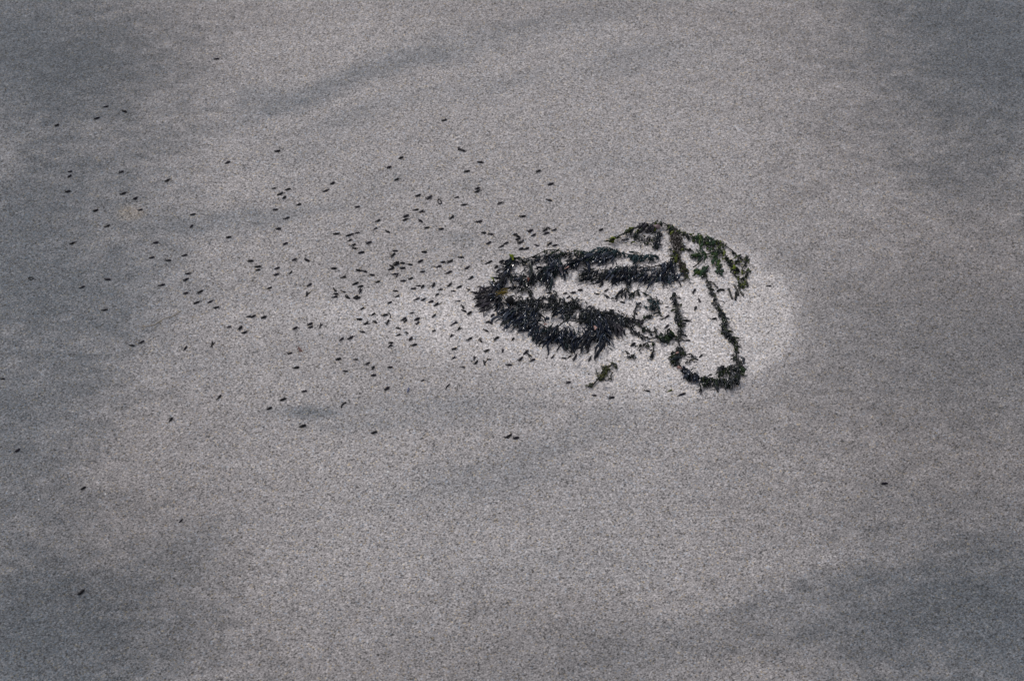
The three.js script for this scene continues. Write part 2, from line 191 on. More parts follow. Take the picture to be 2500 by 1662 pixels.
// ---------------------------------------------------------------- seaweed strands
// thing, spine (metres on the sand), blades, direction from .. to (degrees in plan, seen from the camera side), spread, length mm, width mm, height mm, palette, stem, half breadth mm
const ropes = [
  ['A', '-0.001,-0.243 0.021,-0.238 0.049,-0.249 0.074,-0.266 0.096,-0.262 0.112,-0.252 0.128,-0.266 0.140,-0.259 0.154,-0.242', 34, 200, 240, 40, 17, 4.1, 12, 'dkgreen', 1, 2.5],
  ['A', '0.147,-0.235 0.131,-0.228 0.109,-0.222 0.089,-0.213 0.069,-0.198', 62, 215, 250, 22, 28, 5.4, 16, 'navy', 0, 7.4],
  ['A', '0.101,-0.237 0.081,-0.228 0.063,-0.209 0.053,-0.185', 26, 225, 250, 30, 25, 4.5, 12, 'navy', 0, 4.9],
  ['A', '0.003,-0.234 -0.003,-0.215 -0.009,-0.194 -0.021,-0.166 -0.032,-0.139', 34, 205, 235, 35, 21, 4.9, 12, 'navy', 1, 2.5],
  ['A', '0.009,-0.230 0.029,-0.218 0.039,-0.199 0.047,-0.157', 22, 200, 280, 60, 20, 4.1, 8, 'black', 1, 5.8],
  ['A', '0.005,-0.157 0.021,-0.147 0.039,-0.141', 12, 170, 190, 30, 23, 4.1, 8, 'black', 1, 2.5],
  ['A', '0.013,-0.172 0.029,-0.175 0.045,-0.172', 10, 200, 250, 60, 20, 4.9, 8, 'navy', 0, 4.1],
  ['C', '-0.011,-0.186 -0.025,-0.155 -0.040,-0.128 -0.048,-0.119', 34, 195, 225, 25, 29, 4.1, 10, 'grey', 1, 5.7],
  ['C', '-0.030,-0.127 -0.022,-0.106 -0.030,-0.088', 26, 195, 225, 22, 28, 4.5, 12, 'navy', 0, 7.3],
  ['C', '-0.007,-0.090 0.021,-0.072 0.044,-0.049 0.077,-0.022', 70, 208, 246, 34, 29, 4.0, 14, 'navy', 1, 8.1],
  ['C', '-0.003,-0.108 0.029,-0.108 0.068,-0.102 0.094,-0.099 0.117,-0.099', 60, 190, 260, 70, 18, 3.7, 9, 'black', 1, 6.5],
  ['C', '0.117,-0.098 0.146,-0.083 0.185,-0.075 0.232,-0.057', 80, 150, 260, 70, 16, 3.6, 10, 'black', 1, 6.5],
  ['C', '0.077,-0.021 0.095,-0.036 0.107,-0.048 0.130,-0.042 0.155,-0.045 0.185,-0.042', 76, 222, 278, 30, 35, 4.0, 16, 'navy', 1, 6.4],
  ['C', '0.087,-0.023 0.108,-0.026 0.130,-0.021 0.157,-0.026 0.184,-0.023', 50, 240, 275, 18, 32, 4.0, 12, 'navy', 0, 4.8],
  ['C', '0.185,-0.044 0.200,-0.041 0.216,-0.035', 18, 250, 290, 25, 35, 4.4, 12, 'grey', 1, 4.0],
  ['C', '0.086,-0.100 0.084,-0.118 0.088,-0.134', 7, 60, 110, 60, 13, 4.1, 7, 'black', 1, 2.4],
  ['B', '0.201,-0.294 0.218,-0.308 0.241,-0.328 0.264,-0.336 0.283,-0.346 0.297,-0.346 0.309,-0.352 0.322,-0.344 0.332,-0.325', 46, 195, 230, 45, 17, 4.6, 16, 'olive', 1, 2.5],
  ['B', '0.264,-0.335 0.279,-0.343 0.294,-0.338 0.305,-0.329', 18, 180, 225, 30, 22, 5.9, 16, 'grey', 0, 3.4],
  ['B', '0.302,-0.327 0.297,-0.308 0.291,-0.285', 26, 200, 270, 50, 15, 4.6, 12, 'black', 1, 5.8],
  ['B', '0.248,-0.307 0.263,-0.311 0.280,-0.307 0.295,-0.309', 20, 180, 280, 70, 9, 3.3, 6, 'black', 0, 5.8],
  ['B', '0.224,-0.300 0.242,-0.311 0.250,-0.295 0.262,-0.288', 14, 150, 250, 70, 10, 3.3, 6, 'black', 0, 5.0],
  ['B', '0.148,-0.246 0.166,-0.260 0.181,-0.266 0.202,-0.269 0.224,-0.260 0.239,-0.253 0.261,-0.248 0.283,-0.250 0.290,-0.253', 66, 200, 250, 45, 17, 4.6, 12, 'teal', 1, 2.5],
  ['B', '0.142,-0.237 0.166,-0.248 0.187,-0.255 0.209,-0.253', 52, 203, 226, 16, 28, 5.0, 12, 'navy', 0, 6.6],
  ['M', '0.147,-0.193 0.165,-0.202 0.186,-0.205 0.200,-0.205', 26, 205, 232, 22, 28, 3.7, 9, 'black', 1, 6.6],
  ['M', '0.197,-0.201 0.215,-0.207 0.245,-0.211 0.274,-0.212 0.296,-0.216 0.318,-0.221 0.339,-0.232', 96, 212, 245, 24, 28, 4.1, 16, 'navy', 1, 7.4],
  ['M', '0.218,-0.194 0.244,-0.194 0.273,-0.198 0.303,-0.201 0.332,-0.201 0.351,-0.189', 56, 210, 245, 24, 26, 4.1, 12, 'navy', 0, 7.4],
  ['M', '0.333,-0.264 0.336,-0.245 0.341,-0.225 0.345,-0.205 0.352,-0.182', 36, 180, 300, 80, 12, 5.0, 13, 'brown', 1, 5.0],
  ['B', '0.323,-0.261 0.331,-0.254 0.341,-0.247 0.323,-0.238', 10, 60, 240, 90, 13, 5.8, 10, 'olive', 0, 4.1],
  ['D', '0.335,-0.327 0.349,-0.323 0.363,-0.310 0.381,-0.303 0.396,-0.298 0.417,-0.291 0.429,-0.286 0.441,-0.270 0.451,-0.259 0.458,-0.245 0.456,-0.225', 55, 0, 360, 180, 11, 4.4, 5, 'olive', 1, 2.5],
  ['D', '0.380,-0.317 0.387,-0.294 0.398,-0.280 0.409,-0.266 0.409,-0.248 0.415,-0.225 0.418,-0.196', 46, 0, 360, 180, 12, 5.2, 8, 'green', 1, 2.5],
  ['D', '0.396,-0.307 0.407,-0.297 0.416,-0.293', 8, 0, 360, 180, 12, 4.8, 6, 'green', 1, 2.5],
  ['D', '0.370,-0.250 0.385,-0.254 0.400,-0.261 0.412,-0.268', 34, 150, 290, 70, 12, 4.6, 9, 'green', 1, 5.8],
  ['D', '0.409,-0.272 0.431,-0.260 0.432,-0.237 0.442,-0.226 0.448,-0.212 0.444,-0.192 0.455,-0.181 0.463,-0.159', 43, 0, 360, 180, 12, 5.2, 7, 'olive', 1, 2.5],
  ['D', '0.474,-0.252 0.472,-0.229 0.461,-0.211 0.474,-0.197 0.464,-0.182', 17, 0, 360, 180, 11, 4.8, 6, 'olive', 1, 2.5],
  ['D', '0.366,-0.215 0.376,-0.228 0.384,-0.242', 10, 190, 240, 40, 15, 5.0, 7, 'teal', 1, 4.1],
  ['D', '0.377,-0.201 0.387,-0.214 0.395,-0.225', 8, 210, 250, 20, 18, 6.6, 8, 'green', 1, 3.3],
  ['D', '0.340,-0.292 0.346,-0.280 0.357,-0.269', 8, 0, 360, 180, 10, 4.0, 4, 'olive', 1, 2.5],
  ['D', '0.432,-0.154 0.435,-0.141 0.436,-0.123', 0, 0, 0, 0, 8, 3.3, 3, 'black', 2, 2.4],
  ['D', '0.444,-0.165 0.447,-0.148 0.451,-0.132', 0, 0, 0, 0, 8, 3.3, 3, 'black', 2, 2.4],
  ['D', '0.453,-0.165 0.455,-0.150 0.459,-0.132', 0, 0, 0, 0, 8, 3.3, 3, 'black', 2, 2.4],
  ['D', '0.444,-0.141 0.444,-0.130 0.444,-0.119', 0, 0, 0, 0, 8, 3.3, 3, 'black', 2, 2.4],
  ['D', '0.411,-0.144 0.417,-0.151 0.426,-0.149', 0, 0, 0, 0, 8, 3.3, 3, 'black', 2, 2.5],
  ['D', '0.463,-0.188 0.468,-0.176 0.472,-0.162', 0, 0, 0, 0, 8, 3.3, 3, 'black', 2, 2.5],
  ['E', '0.383,-0.201 0.390,-0.180 0.394,-0.156 0.397,-0.138 0.404,-0.125 0.403,-0.109 0.407,-0.094 0.412,-0.082', 46, 0, 360, 180, 8, 4.5, 8, 'loop', 1, 2.4],
  ['E', '0.389,-0.175 0.403,-0.169 0.411,-0.155', 8, 200, 340, 60, 8, 4.1, 6, 'black', 1, 2.5],
  ['E', '0.409,-0.088 0.412,-0.074 0.420,-0.056 0.420,-0.040 0.420,-0.022 0.427,-0.007 0.436,0.004 0.437,0.025 0.436,0.040 0.437,0.055', 49, 0, 360, 180, 10, 4.8, 9, 'loop', 1, 2.4],
  ['E', '0.438,0.056 0.438,0.074 0.442,0.091 0.434,0.113', 24, 0, 360, 180, 13, 4.3, 10, 'loop', 1, 4.7],
  ['E', '0.431,0.076 0.418,0.091 0.405,0.093 0.395,0.104', 18, 150, 300, 80, 13, 4.7, 10, 'loop', 1, 4.7],
  ['E', '0.434,0.114 0.419,0.130 0.401,0.125 0.382,0.123 0.365,0.117', 46, 190, 300, 70, 17, 5.9, 13, 'loop', 1, 5.5],
  ['E', '0.365,0.118 0.348,0.107 0.332,0.094 0.324,0.079', 46, 170, 300, 80, 14, 6.7, 15, 'navy', 1, 5.5],
  ['E', '0.324,0.077 0.318,0.062 0.318,0.047 0.327,0.027 0.324,0.011', 34, 170, 330, 80, 14, 5.6, 13, 'loop', 1, 4.8],
  ['E', '0.324,0.009 0.328,-0.013 0.332,-0.040 0.330,-0.059 0.327,-0.079 0.326,-0.097', 39, 0, 360, 180, 11, 4.8, 9, 'loop', 1, 4.8],
  ['E', '0.326,-0.099 0.324,-0.115 0.323,-0.136', 10, 0, 360, 180, 9, 4.5, 6, 'black', 1, 3.3],
  ['E', '0.359,0.126 0.361,0.141 0.359,0.156', 4, 240, 290, 30, 13, 4.7, 6, 'black', 1, 2.4],
  ['E', '0.339,0.047 0.346,0.043 0.350,0.052', 4, 160, 300, 50, 10, 4.0, 6, 'loop', 1, 2.4],
  ['E', '0.342,0.069 0.348,0.058 0.355,0.058', 4, 0, 360, 180, 9, 4.0, 6, 'loop', 1, 2.4],
  ['F', '0.217,-0.048 0.232,-0.032 0.243,-0.018 0.255,-0.007 0.271,0.002 0.281,-0.001 0.292,0.004', 26, 0, 360, 180, 10, 3.6, 8, 'black', 1, 2.4],
  ['F', '0.231,-0.064 0.246,-0.048 0.260,-0.030 0.275,-0.019 0.285,-0.021', 18, 0, 360, 180, 10, 3.6, 7, 'dkgreen', 1, 2.4],
  ['F', '0.245,0.025 0.254,0.018 0.264,0.014 0.278,0.010', 22, 150, 300, 90, 10, 5.2, 10, 'dkgreen', 1, 5.6],
  ['F', '0.292,0.006 0.303,-0.007 0.309,-0.016', 12, 0, 360, 180, 13, 6.4, 12, 'dkgreen', 1, 4.0],
  ['F', '0.277,0.023 0.275,0.038 0.269,0.054', 6, 230, 270, 30, 11, 4.8, 6, 'black', 1, 2.4],
  ['F', '0.217,-0.046 0.234,-0.053 0.246,-0.055 0.256,-0.048', 16, 150, 330, 80, 11, 3.6, 7, 'grey', 1, 2.4],
  ['F', '0.239,-0.068 0.245,-0.086 0.248,-0.101 0.258,-0.108', 5, 20, 80, 60, 11, 4.9, 5, 'black', 1, 2.4],
  ['F', '0.249,-0.050 0.261,-0.060 0.269,-0.069 0.276,-0.067', 10, 0, 360, 180, 11, 4.0, 6, 'dkgreen', 1, 2.4],
  ['G', '0.271,-0.084 0.279,-0.097 0.281,-0.109', 15, 0, 360, 180, 11, 4.9, 9, 'teal', 1, 6.5],
  ['G', '0.275,-0.115 0.283,-0.120 0.293,-0.110', 10, 0, 360, 180, 10, 4.5, 6, 'teal', 1, 3.3],
  ['G', '0.283,-0.110 0.288,-0.097 0.291,-0.083', 5, 250, 300, 40, 11, 4.9, 6, 'teal', 1, 2.4],
  ['G', '0.278,-0.072 0.287,-0.078 0.295,-0.085', 2, 20, 40, 20, 11, 3.2, 4, 'dkgreen', 1, 2.4],
  ['K', '0.204,-0.117 0.213,-0.131 0.223,-0.143 0.228,-0.152', 9, 200, 250, 40, 14, 4.1, 6, 'black', 1, 2.4],
  ['K', '0.230,-0.171 0.228,-0.160 0.232,-0.148', 4, 0, 360, 180, 8, 3.3, 5, 'dkgreen', 1, 2.5],
  ['L', '0.238,-0.129 0.244,-0.136 0.249,-0.143 0.256,-0.145', 5, 200, 250, 50, 13, 4.5, 6, 'dkgreen', 1, 2.4],
  ['H', '0.202,0.071 0.199,0.074 0.190,0.078 0.181,0.087 0.171,0.102 0.175,0.115', 30, 0, 360, 180, 10, 4.3, 7, 'brownolive', 1, 4.7],
  ['H', '0.194,0.095 0.189,0.104 0.192,0.117', 9, 200, 300, 80, 10, 4.7, 6, 'dkgreen', 1, 3.2],
  ['H', '0.146,0.136 0.153,0.132 0.161,0.123 0.168,0.110', 8, 0, 360, 180, 9, 3.9, 5, 'brownolive', 1, 2.4],
  ['F', '0.229,0.054 0.233,0.050 0.239,0.048', 7, 0, 360, 180, 10, 4.8, 6, 'black', 1, 3.2],
  ['C', '0.009,-0.108 0.048,-0.105 0.088,-0.090 0.127,-0.090 0.166,-0.078 0.205,-0.066 0.228,-0.052', 90, 170, 260, 70, 19, 4.1, 9, 'black', 0, 17.8],
  ['C', '-0.026,-0.115 -0.007,-0.079 0.021,-0.056 0.048,-0.026 0.077,-0.006 0.106,-0.000', 40, 215, 248, 14, 37, 4.0, 7, 'navy', 0, 4.8],
  ['C', '0.106,-0.006 0.135,-0.009 0.164,-0.012 0.188,-0.015', 30, 245, 280, 16, 40, 3.7, 7, 'navy', 0, 4.8],
  ['C', '-0.038,-0.152 -0.050,-0.130 -0.048,-0.110 -0.038,-0.092', 26, 185, 220, 18, 29, 3.7, 6, 'grey', 0, 4.9],
  ['A', '0.139,-0.240 0.109,-0.219 0.079,-0.197 0.061,-0.185', 26, 222, 252, 18, 35, 3.6, 6, 'navy', 0, 4.1],
  ['A', '0.021,-0.236 0.037,-0.230 0.057,-0.239 0.081,-0.252', 30, 190, 280, 60, 14, 3.3, 8, 'black', 0, 8.3],
  ['M', '0.193,-0.190 0.214,-0.186 0.244,-0.186 0.273,-0.188 0.302,-0.190 0.332,-0.193', 70, 212, 248, 18, 31, 3.6, 6, 'navy', 0, 6.6],
  ['M', '0.147,-0.193 0.171,-0.191 0.193,-0.193', 16, 208, 228, 14, 36, 3.3, 5, 'black', 0, 7.4],
  ['B', '0.235,-0.291 0.253,-0.296 0.271,-0.296 0.289,-0.291', 16, 150, 260, 70, 9, 3.3, 5, 'olive', 0, 6.7],
  ['C', '0.021,-0.094 0.040,-0.079 0.060,-0.076', 26, 190, 280, 80, 19, 4.0, 7, 'black', 0, 9.7],
  ['C', '0.105,-0.075 0.126,-0.069 0.156,-0.063 0.185,-0.057 0.208,-0.052', 72, 190, 290, 70, 20, 4.0, 9, 'black', 0, 11.3],
  ['C', '0.037,-0.121 0.064,-0.124 0.088,-0.124 0.108,-0.115 0.131,-0.113', 24, 180, 280, 80, 17, 4.1, 6, 'black', 0, 8.1],
  ['A', '-0.001,-0.224 -0.007,-0.199 -0.015,-0.181 -0.025,-0.163', 30, 200, 240, 40, 21, 3.3, 8, 'black', 0, 7.4],
  ['A', '0.005,-0.194 0.021,-0.182 0.037,-0.170', 20, 180, 280, 80, 21, 4.1, 6, 'black', 0, 9.8],
  ['A', '0.049,-0.239 0.073,-0.245 0.100,-0.254 0.126,-0.254', 40, 180, 270, 70, 15, 3.1, 9, 'navy', 0, 5.8],
  ['C', '0.099,-0.086 0.127,-0.077 0.156,-0.068 0.185,-0.056', 26, 215, 275, 40, 27, 4.4, 11, 'navy', 0, 7.3],
  ['C', '0.033,-0.089 0.052,-0.075 0.068,-0.054', 12, 205, 255, 40, 24, 4.4, 10, 'navy', 0, 6.5],
  ['C', '0.021,-0.066 0.030,-0.051 0.044,-0.036 0.060,-0.025 0.075,-0.019', 44, 212, 242, 24, 27, 4.8, 10, 'navy', 1, 7.2],
  ['C', '0.029,-0.075 0.038,-0.060 0.048,-0.045', 18, 205, 245, 30, 23, 4.4, 10, 'navy', 0, 7.3],
  ['E', '0.415,-0.048 0.422,-0.027 0.429,-0.005 0.436,0.011', 16, 0, 360, 180, 11, 5.2, 8, 'loop', 0, 3.2]
];
const singles = [
  ['A', 0.106, -0.198, 0.118, -0.208, 5.6, 'pink'],
  ['C', 0.163, -0.015, 0.166, -0.031, 4.8, 'pink'],
  ['C', 0.062, -0.030, 0.069, -0.035, 4.0, 'pink'],
  ['E', 0.319, 0.090, 0.327, 0.095, 4.8, 'pink'],
  ['E', 0.317, 0.054, 0.324, 0.047, 4.0, 'pink'],
  ['A', 0.031, -0.173, 0.034, -0.161, 4.8, 'red'],
  ['A', -0.005, -0.241, 0.007, -0.241, 7.2, 'lime'],
  ['A', -0.005, -0.244, 0.005, -0.228, 7.2, 'lime'],
  ['C', -0.043, -0.173, -0.034, -0.160, 4.8, 'lime'],
  ['C', -0.066, -0.131, -0.053, -0.149, 4.8, 'grey'],
  ['C', -0.022, -0.025, -0.003, -0.047, 5.6, 'black'],
  ['C', 0.013, -0.009, 0.021, -0.033, 5.6, 'navy'],
  ['C', 0.117, 0.074, 0.127, 0.048, 4.8, 'grey'],
  ['B', 0.288, -0.335, 0.302, -0.327, 8.0, 'pink2'],
  ['B', 0.201, -0.298, 0.213, -0.295, 10.4, 'lime'],
  ['B', 0.322, -0.241, 0.330, -0.220, 8.8, 'olive'],
  ['M', 0.312, -0.146, 0.319, -0.173, 6.4, 'teal'],
  ['K', 0.202, -0.112, 0.223, -0.137, 4.8, 'black'],
  ['A', 0.053, -0.141, 0.065, -0.167, 4.8, 'navy'],
  ['A', 0.097, -0.204, 0.101, -0.179, 7.2, 'grey'],
  ['A', 0.037, -0.222, 0.047, -0.149, 4.0, 'black'],
  ['D', 0.447, -0.213, 0.448, -0.198, 8.8, 'lime'],
  ['D', 0.429, -0.259, 0.431, -0.241, 8.0, 'olive'],
  ['E', 0.399, 0.095, 0.412, 0.091, 8.0, 'loop'],
  ['E', 0.442, 0.091, 0.443, 0.106, 8.8, 'dkgreen'],
  ['E', 0.435, 0.113, 0.437, 0.132, 5.6, 'olive'],
  ['E', 0.412, 0.147, 0.416, 0.130, 7.2, 'loop'],
  ['E', 0.310, 0.011, 0.332, 0.016, 7.2, 'dkgreen'],
  ['E', 0.310, 0.069, 0.331, 0.062, 7.2, 'teal'],
  ['E', 0.444, 0.060, 0.453, 0.078, 8.0, 'black'],
  ['E', 0.346, 0.143, 0.367, 0.134, 7.2, 'navy'],
  ['H', 0.170, 0.125, 0.181, 0.129, 8.0, 'dkgreen']
];
const THINGS = {
  A: ['seaweed_strand', 'dark arched seaweed strand at upper left of the tangle with a lime green knob', 'seaweed'],
  C: ['seaweed_strand', 'thick black fringed seaweed band curving at lower left, with a dark round float', 'seaweed'],
  B: ['seaweed_strand', 'arched seaweed strand at the top of the tangle with a sandy brown net like holdfast', 'seaweed'],
  M: ['seaweed_strand', 'dense black row of blades across the middle, just under the sandy holdfast', 'seaweed'],
  D: ['seaweed_strand', 'sparse bright green seaweed fan spread on the sand at the upper right of the tangle', 'seaweed'],
  E: ['seaweed_strand', 'long narrow seaweed loop hanging like a necklace at the right of the tangle', 'seaweed'],
  F: ['seaweed_strand', 'thin wiry seaweed strand joining the lower left band to the long right loop', 'seaweed'],
  H: ['seaweed_sprig', 'small brownish green seaweed sprig lying apart below the lower band', 'seaweed'],
  G: ['seaweed_sprig', 'small bluish seaweed sprig lying loose just left of the long loop', 'seaweed'],
  K: ['seaweed_sprig', 'short slanting dark sprig on bare sand in the open middle, below the dense black row', 'seaweed'],
  L: ['seaweed_sprig', 'tiny curved sprig with a green leaf, right of the short slanting sprig', 'seaweed'],
};
const groups = {}, blades = {}, stems = {};
for (const [k, [name, label, cat]] of Object.entries(THINGS)) {
  const o = new THREE.Group(); o.name = numbered(name); tag(o, label, cat); groups[k] = o; blades[k] = []; stems[k] = [];
}
const BUSH = 1.75, D2R = Math.PI / 180, SK = 1.0 / Math.sin(42 * D2R);
ropes.forEach(([th, pts, n, d0, d1, spread, len, wid, h, pal, stem, lat], ri) => {
  const P = pts.split(' ').map((s) => s.split(',').map(Number));
  const c2 = new THREE.CatmullRomCurve3(P.map(([x, z]) => new THREE.Vector3(x, relief(x, z), z)));
  const hh = h / 1000 * 0.8;
  if (stem) {
    const c = new THREE.CatmullRomCurve3(P.map(([x, z], i) => new THREE.Vector3(x + rr(-1, 1) * 0.002, relief(x, z) + (stem === 2 ? 0.002 : 0.0015 + hh * rr(0.25, 0.75)), z + rr(-1, 1) * 0.002)));
    const L = c.getLength(), r = stem === 2 ? 0.0022 : rr(0.0011, 0.0016);
    stems[th].push(new THREE.TubeGeometry(c, Math.max(6, Math.round(L / 0.012)), r, 5));
  }
  const total = Math.round(n * BUSH), len3 = c2.getLength();
  for (let k = 0; k < total; k++) {
    const t = Math.min(1, Math.max(0, (k + rr(-0.5, 1.5)) / total)), clump = vnoise(t * len3 * 55 + ri * 7.3, ri * 3.1);
    if (clump < 0.38 && rnd() < 0.8) continue;                     // strands are bushy and bare by turns
    const p = c2.getPointAt(t), tg = c2.getTangentAt(t);
    let a;
    if (d1 - d0 >= 360) a = Math.atan2(-tg.z / SK, tg.x) + (rnd() < 0.5 ? 1 : -1) * rr(0.35, 1.5) + (rnd() < 0.3 ? Math.PI : 0);
    else a = (d0 + (d1 - d0) * t + gauss() * (spread * 0.9 + 10) + (vnoise(t * len3 * 38 + ri * 5.1, 50 + ri) - 0.5) * 70 + (rnd() < 0.14 ? rr(-120, 120) : 0)) * D2R;
    const l = len / 1000 * 0.76 * rr(0.45, 1.25) * (0.5 + 1.0 * clump), dx = Math.cos(a) * l, dz = -Math.sin(a) * l * SK, ll = Math.hypot(dx, dz), head = Math.atan2(-dz, dx);
    const side = gauss() * lat / 1000, x = p.x - tg.z * side + rr(-1, 1) * 0.002, z = p.z + tg.x * side + rr(-1, 1) * 0.002;
    const y0 = relief(x, z) + 0.002 + hh * rr(0.1, 1) * (0.6 + 0.8 * clump), yt = relief(x + dx, z + dz) + rr(0.001, 0.4 * hh + 0.002);
    placeBlade(blades[th], x, y0, z, head, ll, Math.min(wid / 1000 * 0.92 * rr(0.6, 1.35), ll * 0.5), y0 - yt, pal);
  }
});
for (const [th, x0, z0, x1, z1, w, pal] of singles) placeBlade(blades[th], x0, relief(x0, z0) + 0.014, z0, Math.atan2(-(z1 - z0), x1 - x0), Math.hypot(x1 - x0, z1 - z0), w / 1000, 0.002, pal);
const partLabel = { lime: 'lime green blade', pink: 'bleached pink blade', pink2: 'bleached pinkish grey blade', red: 'rusty red blade' };
for (const k of Object.keys(THINGS)) {
  const o = groups[k], list = blades[k];
  let sx = 0, sz = 0; for (const b of list) { sx += b.M.elements[12]; sz += b.M.elements[14]; }
  const ox = sx / list.length, oz = sz / list.length, oy = relief(ox, oz); o.position.set(ox, oy, oz); scene.add(o);
  const back = new THREE.Matrix4().makeTranslation(-ox, -oy, -oz);
  if (stems[k].length) { const g = mergeGeometries(stems[k]); g.applyMatrix4(back); const s = shade(new THREE.Mesh(g, stemMat)); s.name = 'stem'; o.add(s); }
  const order = list.map((b, i) => [b.L - (partLabel[b.pal] ? -9 : 0), i]).sort((a, b) => b[0] - a[0]).map((e) => e[1]), rest = new Map();
  order.forEach((i, r) => {
    const b = list[i];
    if (r < 300) {
      const m = shade(new THREE.Mesh(b.g, b.m)); m.name = 'blade'; back.clone().multiply(b.M).decompose(m.position, m.quaternion, m.scale);
      if (partLabel[b.pal]) m.userData.label = partLabel[b.pal];
      o.add(m);
    } else { if (!rest.has(b.m)) rest.set(b.m, []); rest.get(b.m).push(b.g.clone().applyMatrix4(back.clone().multiply(b.M))); }
  });
  if (rest.size) {                                                  // the smallest ones, as one part
    const ms = [...rest.keys()], g = mergeGeometries(ms.map((m) => mergeGeometries(rest.get(m))), true), s = shade(new THREE.Mesh(g, ms));
    s.name = 'small_blades'; s.userData.kind = 'stuff'; o.add(s);
  }
}
{ // dark round float with a yellowish tuft, on the lower band
  const o = groups.C, [x, z] = [-0.004, -0.115], g = new THREE.SphereGeometry(0.0078, 20, 14), q = g.attributes.position;
  for (let i = 0; i < q.count; i++) { const y = q.getY(i); if (y > 0.006) q.setY(i, y + 0.0012); q.setX(i, q.getX(i) * 1.08); }
  g.computeVertexNormals();
  const f = shade(new THREE.Mesh(g, wet(0.012, 0.012, 0.013, 0.6))); f.name = 'float'; f.userData.label = 'dark round float'; f.position.set(x, relief(x, z) + 0.014, z + 0.012).sub(o.position); o.add(f);
  const tw = []; const [tx, tz] = [-0.017, -0.133];
  for (let k = 0; k < 14; k++) { const c = new THREE.CatmullRomCurve3([new THREE.Vector3(0, 0.014, 0), new THREE.Vector3(rr(-0.01, 0.008), 0.02, rr(-0.008, 0.008)), new THREE.Vector3(rr(-0.016, 0.016), rr(0.014, 0.022), rr(-0.012, 0.012))]); tw.push(new THREE.TubeGeometry(c, 5, 0.0009, 4)); }
  const t = shade(new THREE.Mesh(mergeGeometries(tw), wet(0.11, 0.08, 0.015, 0.6))); t.name = 'tuft'; t.userData.label = 'yellowish tuft'; t.position.set(tx, relief(tx, tz), tz + 0.012).sub(o.position); o.add(t);
}
{ // sandy net of rootlets on the top arch
  const o = groups.B, path = [[0.321, -0.356], [0.331, -0.336], [0.334, -0.313], [0.335, -0.290], [0.334, -0.264], [0.333, -0.246]], rad = [0.004, 0.011, 0.014, 0.013, 0.009, 0.006];
  const c = new THREE.CatmullRomCurve3(path.map(([x, z]) => new THREE.Vector3(x, relief(x, z), z + 0.006))), tw = [], gr = [], ico = new THREE.IcosahedronGeometry(1, 0);
  const at = (t) => { const p = c.getPointAt(t), i = Math.min(4, Math.floor(t * 5)), r = rad[i] + (rad[i + 1] - rad[i]) * (t * 5 - i); const a = rnd() * 6.283, q = Math.sqrt(rnd()) * r; return new THREE.Vector3(p.x + Math.cos(a) * q, p.y + 0.001 + rnd() * r * 0.8 * (1 - q / r * 0.7), p.z + Math.sin(a) * q * 1.2); };
  for (let k = 0; k < 260; k++) { const t = rnd(), a = at(t), b = at(Math.min(1, Math.max(0, t + rr(-0.12, 0.12)))), m = a.clone().lerp(b, 0.5); m.x += rr(-1, 1) * 0.004; m.y += rr(0, 0.003); m.z += rr(-1, 1) * 0.004; tw.push(new THREE.TubeGeometry(new THREE.CatmullRomCurve3([a, m, b]), 5, rr(0.0004, 0.0009), 4)); }
  for (let k = 0; k < 420; k++) { const p = at(rnd()), s = rr(0.0007, 0.0015), g = ico.clone(); g.scale(s, s * 0.8, s); g.translate(p.x, p.y, p.z); gr.push(g); }
  const add = (list, mat, name, label) => { const g = mergeGeometries(list); g.translate(-o.position.x, -o.position.y, -o.position.z); const m = shade(new THREE.Mesh(g, mat)); m.name = name; m.userData = { label, kind: 'stuff' }; o.add(m); };
  add(tw, twigMat, 'holdfast', 'brown net like holdfast'); add(gr, grainMat, 'clinging_sand', 'pale sand grains clinging to the holdfast');
}

// ---------------------------------------------------------------- loose fragments
const blackA = wet(0.005, 0.005, 0.007, 0.5), blackB = wet(0.009, 0.008, 0.013, 0.42), blackC = wet(0.015, 0.013, 0.019, 0.45);
function podGeo(fat, bend, tail, shreds) {                          // unit length along x, lying on y = 0
  const n = 10, m = 8, p = [], ix = [], parts = [];
  for (let i = 0; i <= n; i++) {
    const t = i / n, w = fat * Math.pow(Math.sin(Math.PI * Math.min(0.99, Math.max(0.02, Math.pow(t, tail)))), 0.6) * (0.9 + 0.2 * rnd());
    for (let k = 0; k < m; k++) { const a = k / m * 2 * Math.PI, rg = 0.88 + 0.24 * rnd(); p.push(t - 0.5, fat * 0.8 + Math.sin(a) * w * 0.8 * rg + bend * 0.4 * (t - 0.5) ** 2, bend * (t - 0.5) ** 2 + Math.cos(a) * w * rg); }
  }
  for (let i = 0; i < n; i++) for (let k = 0; k < m; k++) { const a = i * m + k, b = i * m + (k + 1) % m; ix.push(a, b, a + m, b, b + m, a + m); }
  for (let k = 1; k < m - 1; k++) { ix.push(0, k + 1, k); const o = n * m; ix.push(o, o + k, o + k + 1); }
  const g = new THREE.BufferGeometry(); g.setAttribute('position', new THREE.Float32BufferAttribute(p, 3)); g.setIndex(ix); g.computeVertexNormals(); parts.push(g);
  for (let s = 0; s < shreds; s++) {
    const x = rr(-0.45, 0.45), a = rnd() * 6.28, l = rr(0.25, 0.55), c = new THREE.CatmullRomCurve3([new THREE.Vector3(x, fat, 0), new THREE.Vector3(x + Math.cos(a) * l * 0.5, fat * 1.2, Math.sin(a) * l * 0.5), new THREE.Vector3(x + Math.cos(a + 0.3) * l, 0.03, Math.sin(a + 0.3) * l)]);
    const t = new THREE.TubeGeometry(c, 5, rr(0.025, 0.05), 5); t.deleteAttribute('uv'); parts.push(t);
  }
  return mergeGeometries(parts);
}
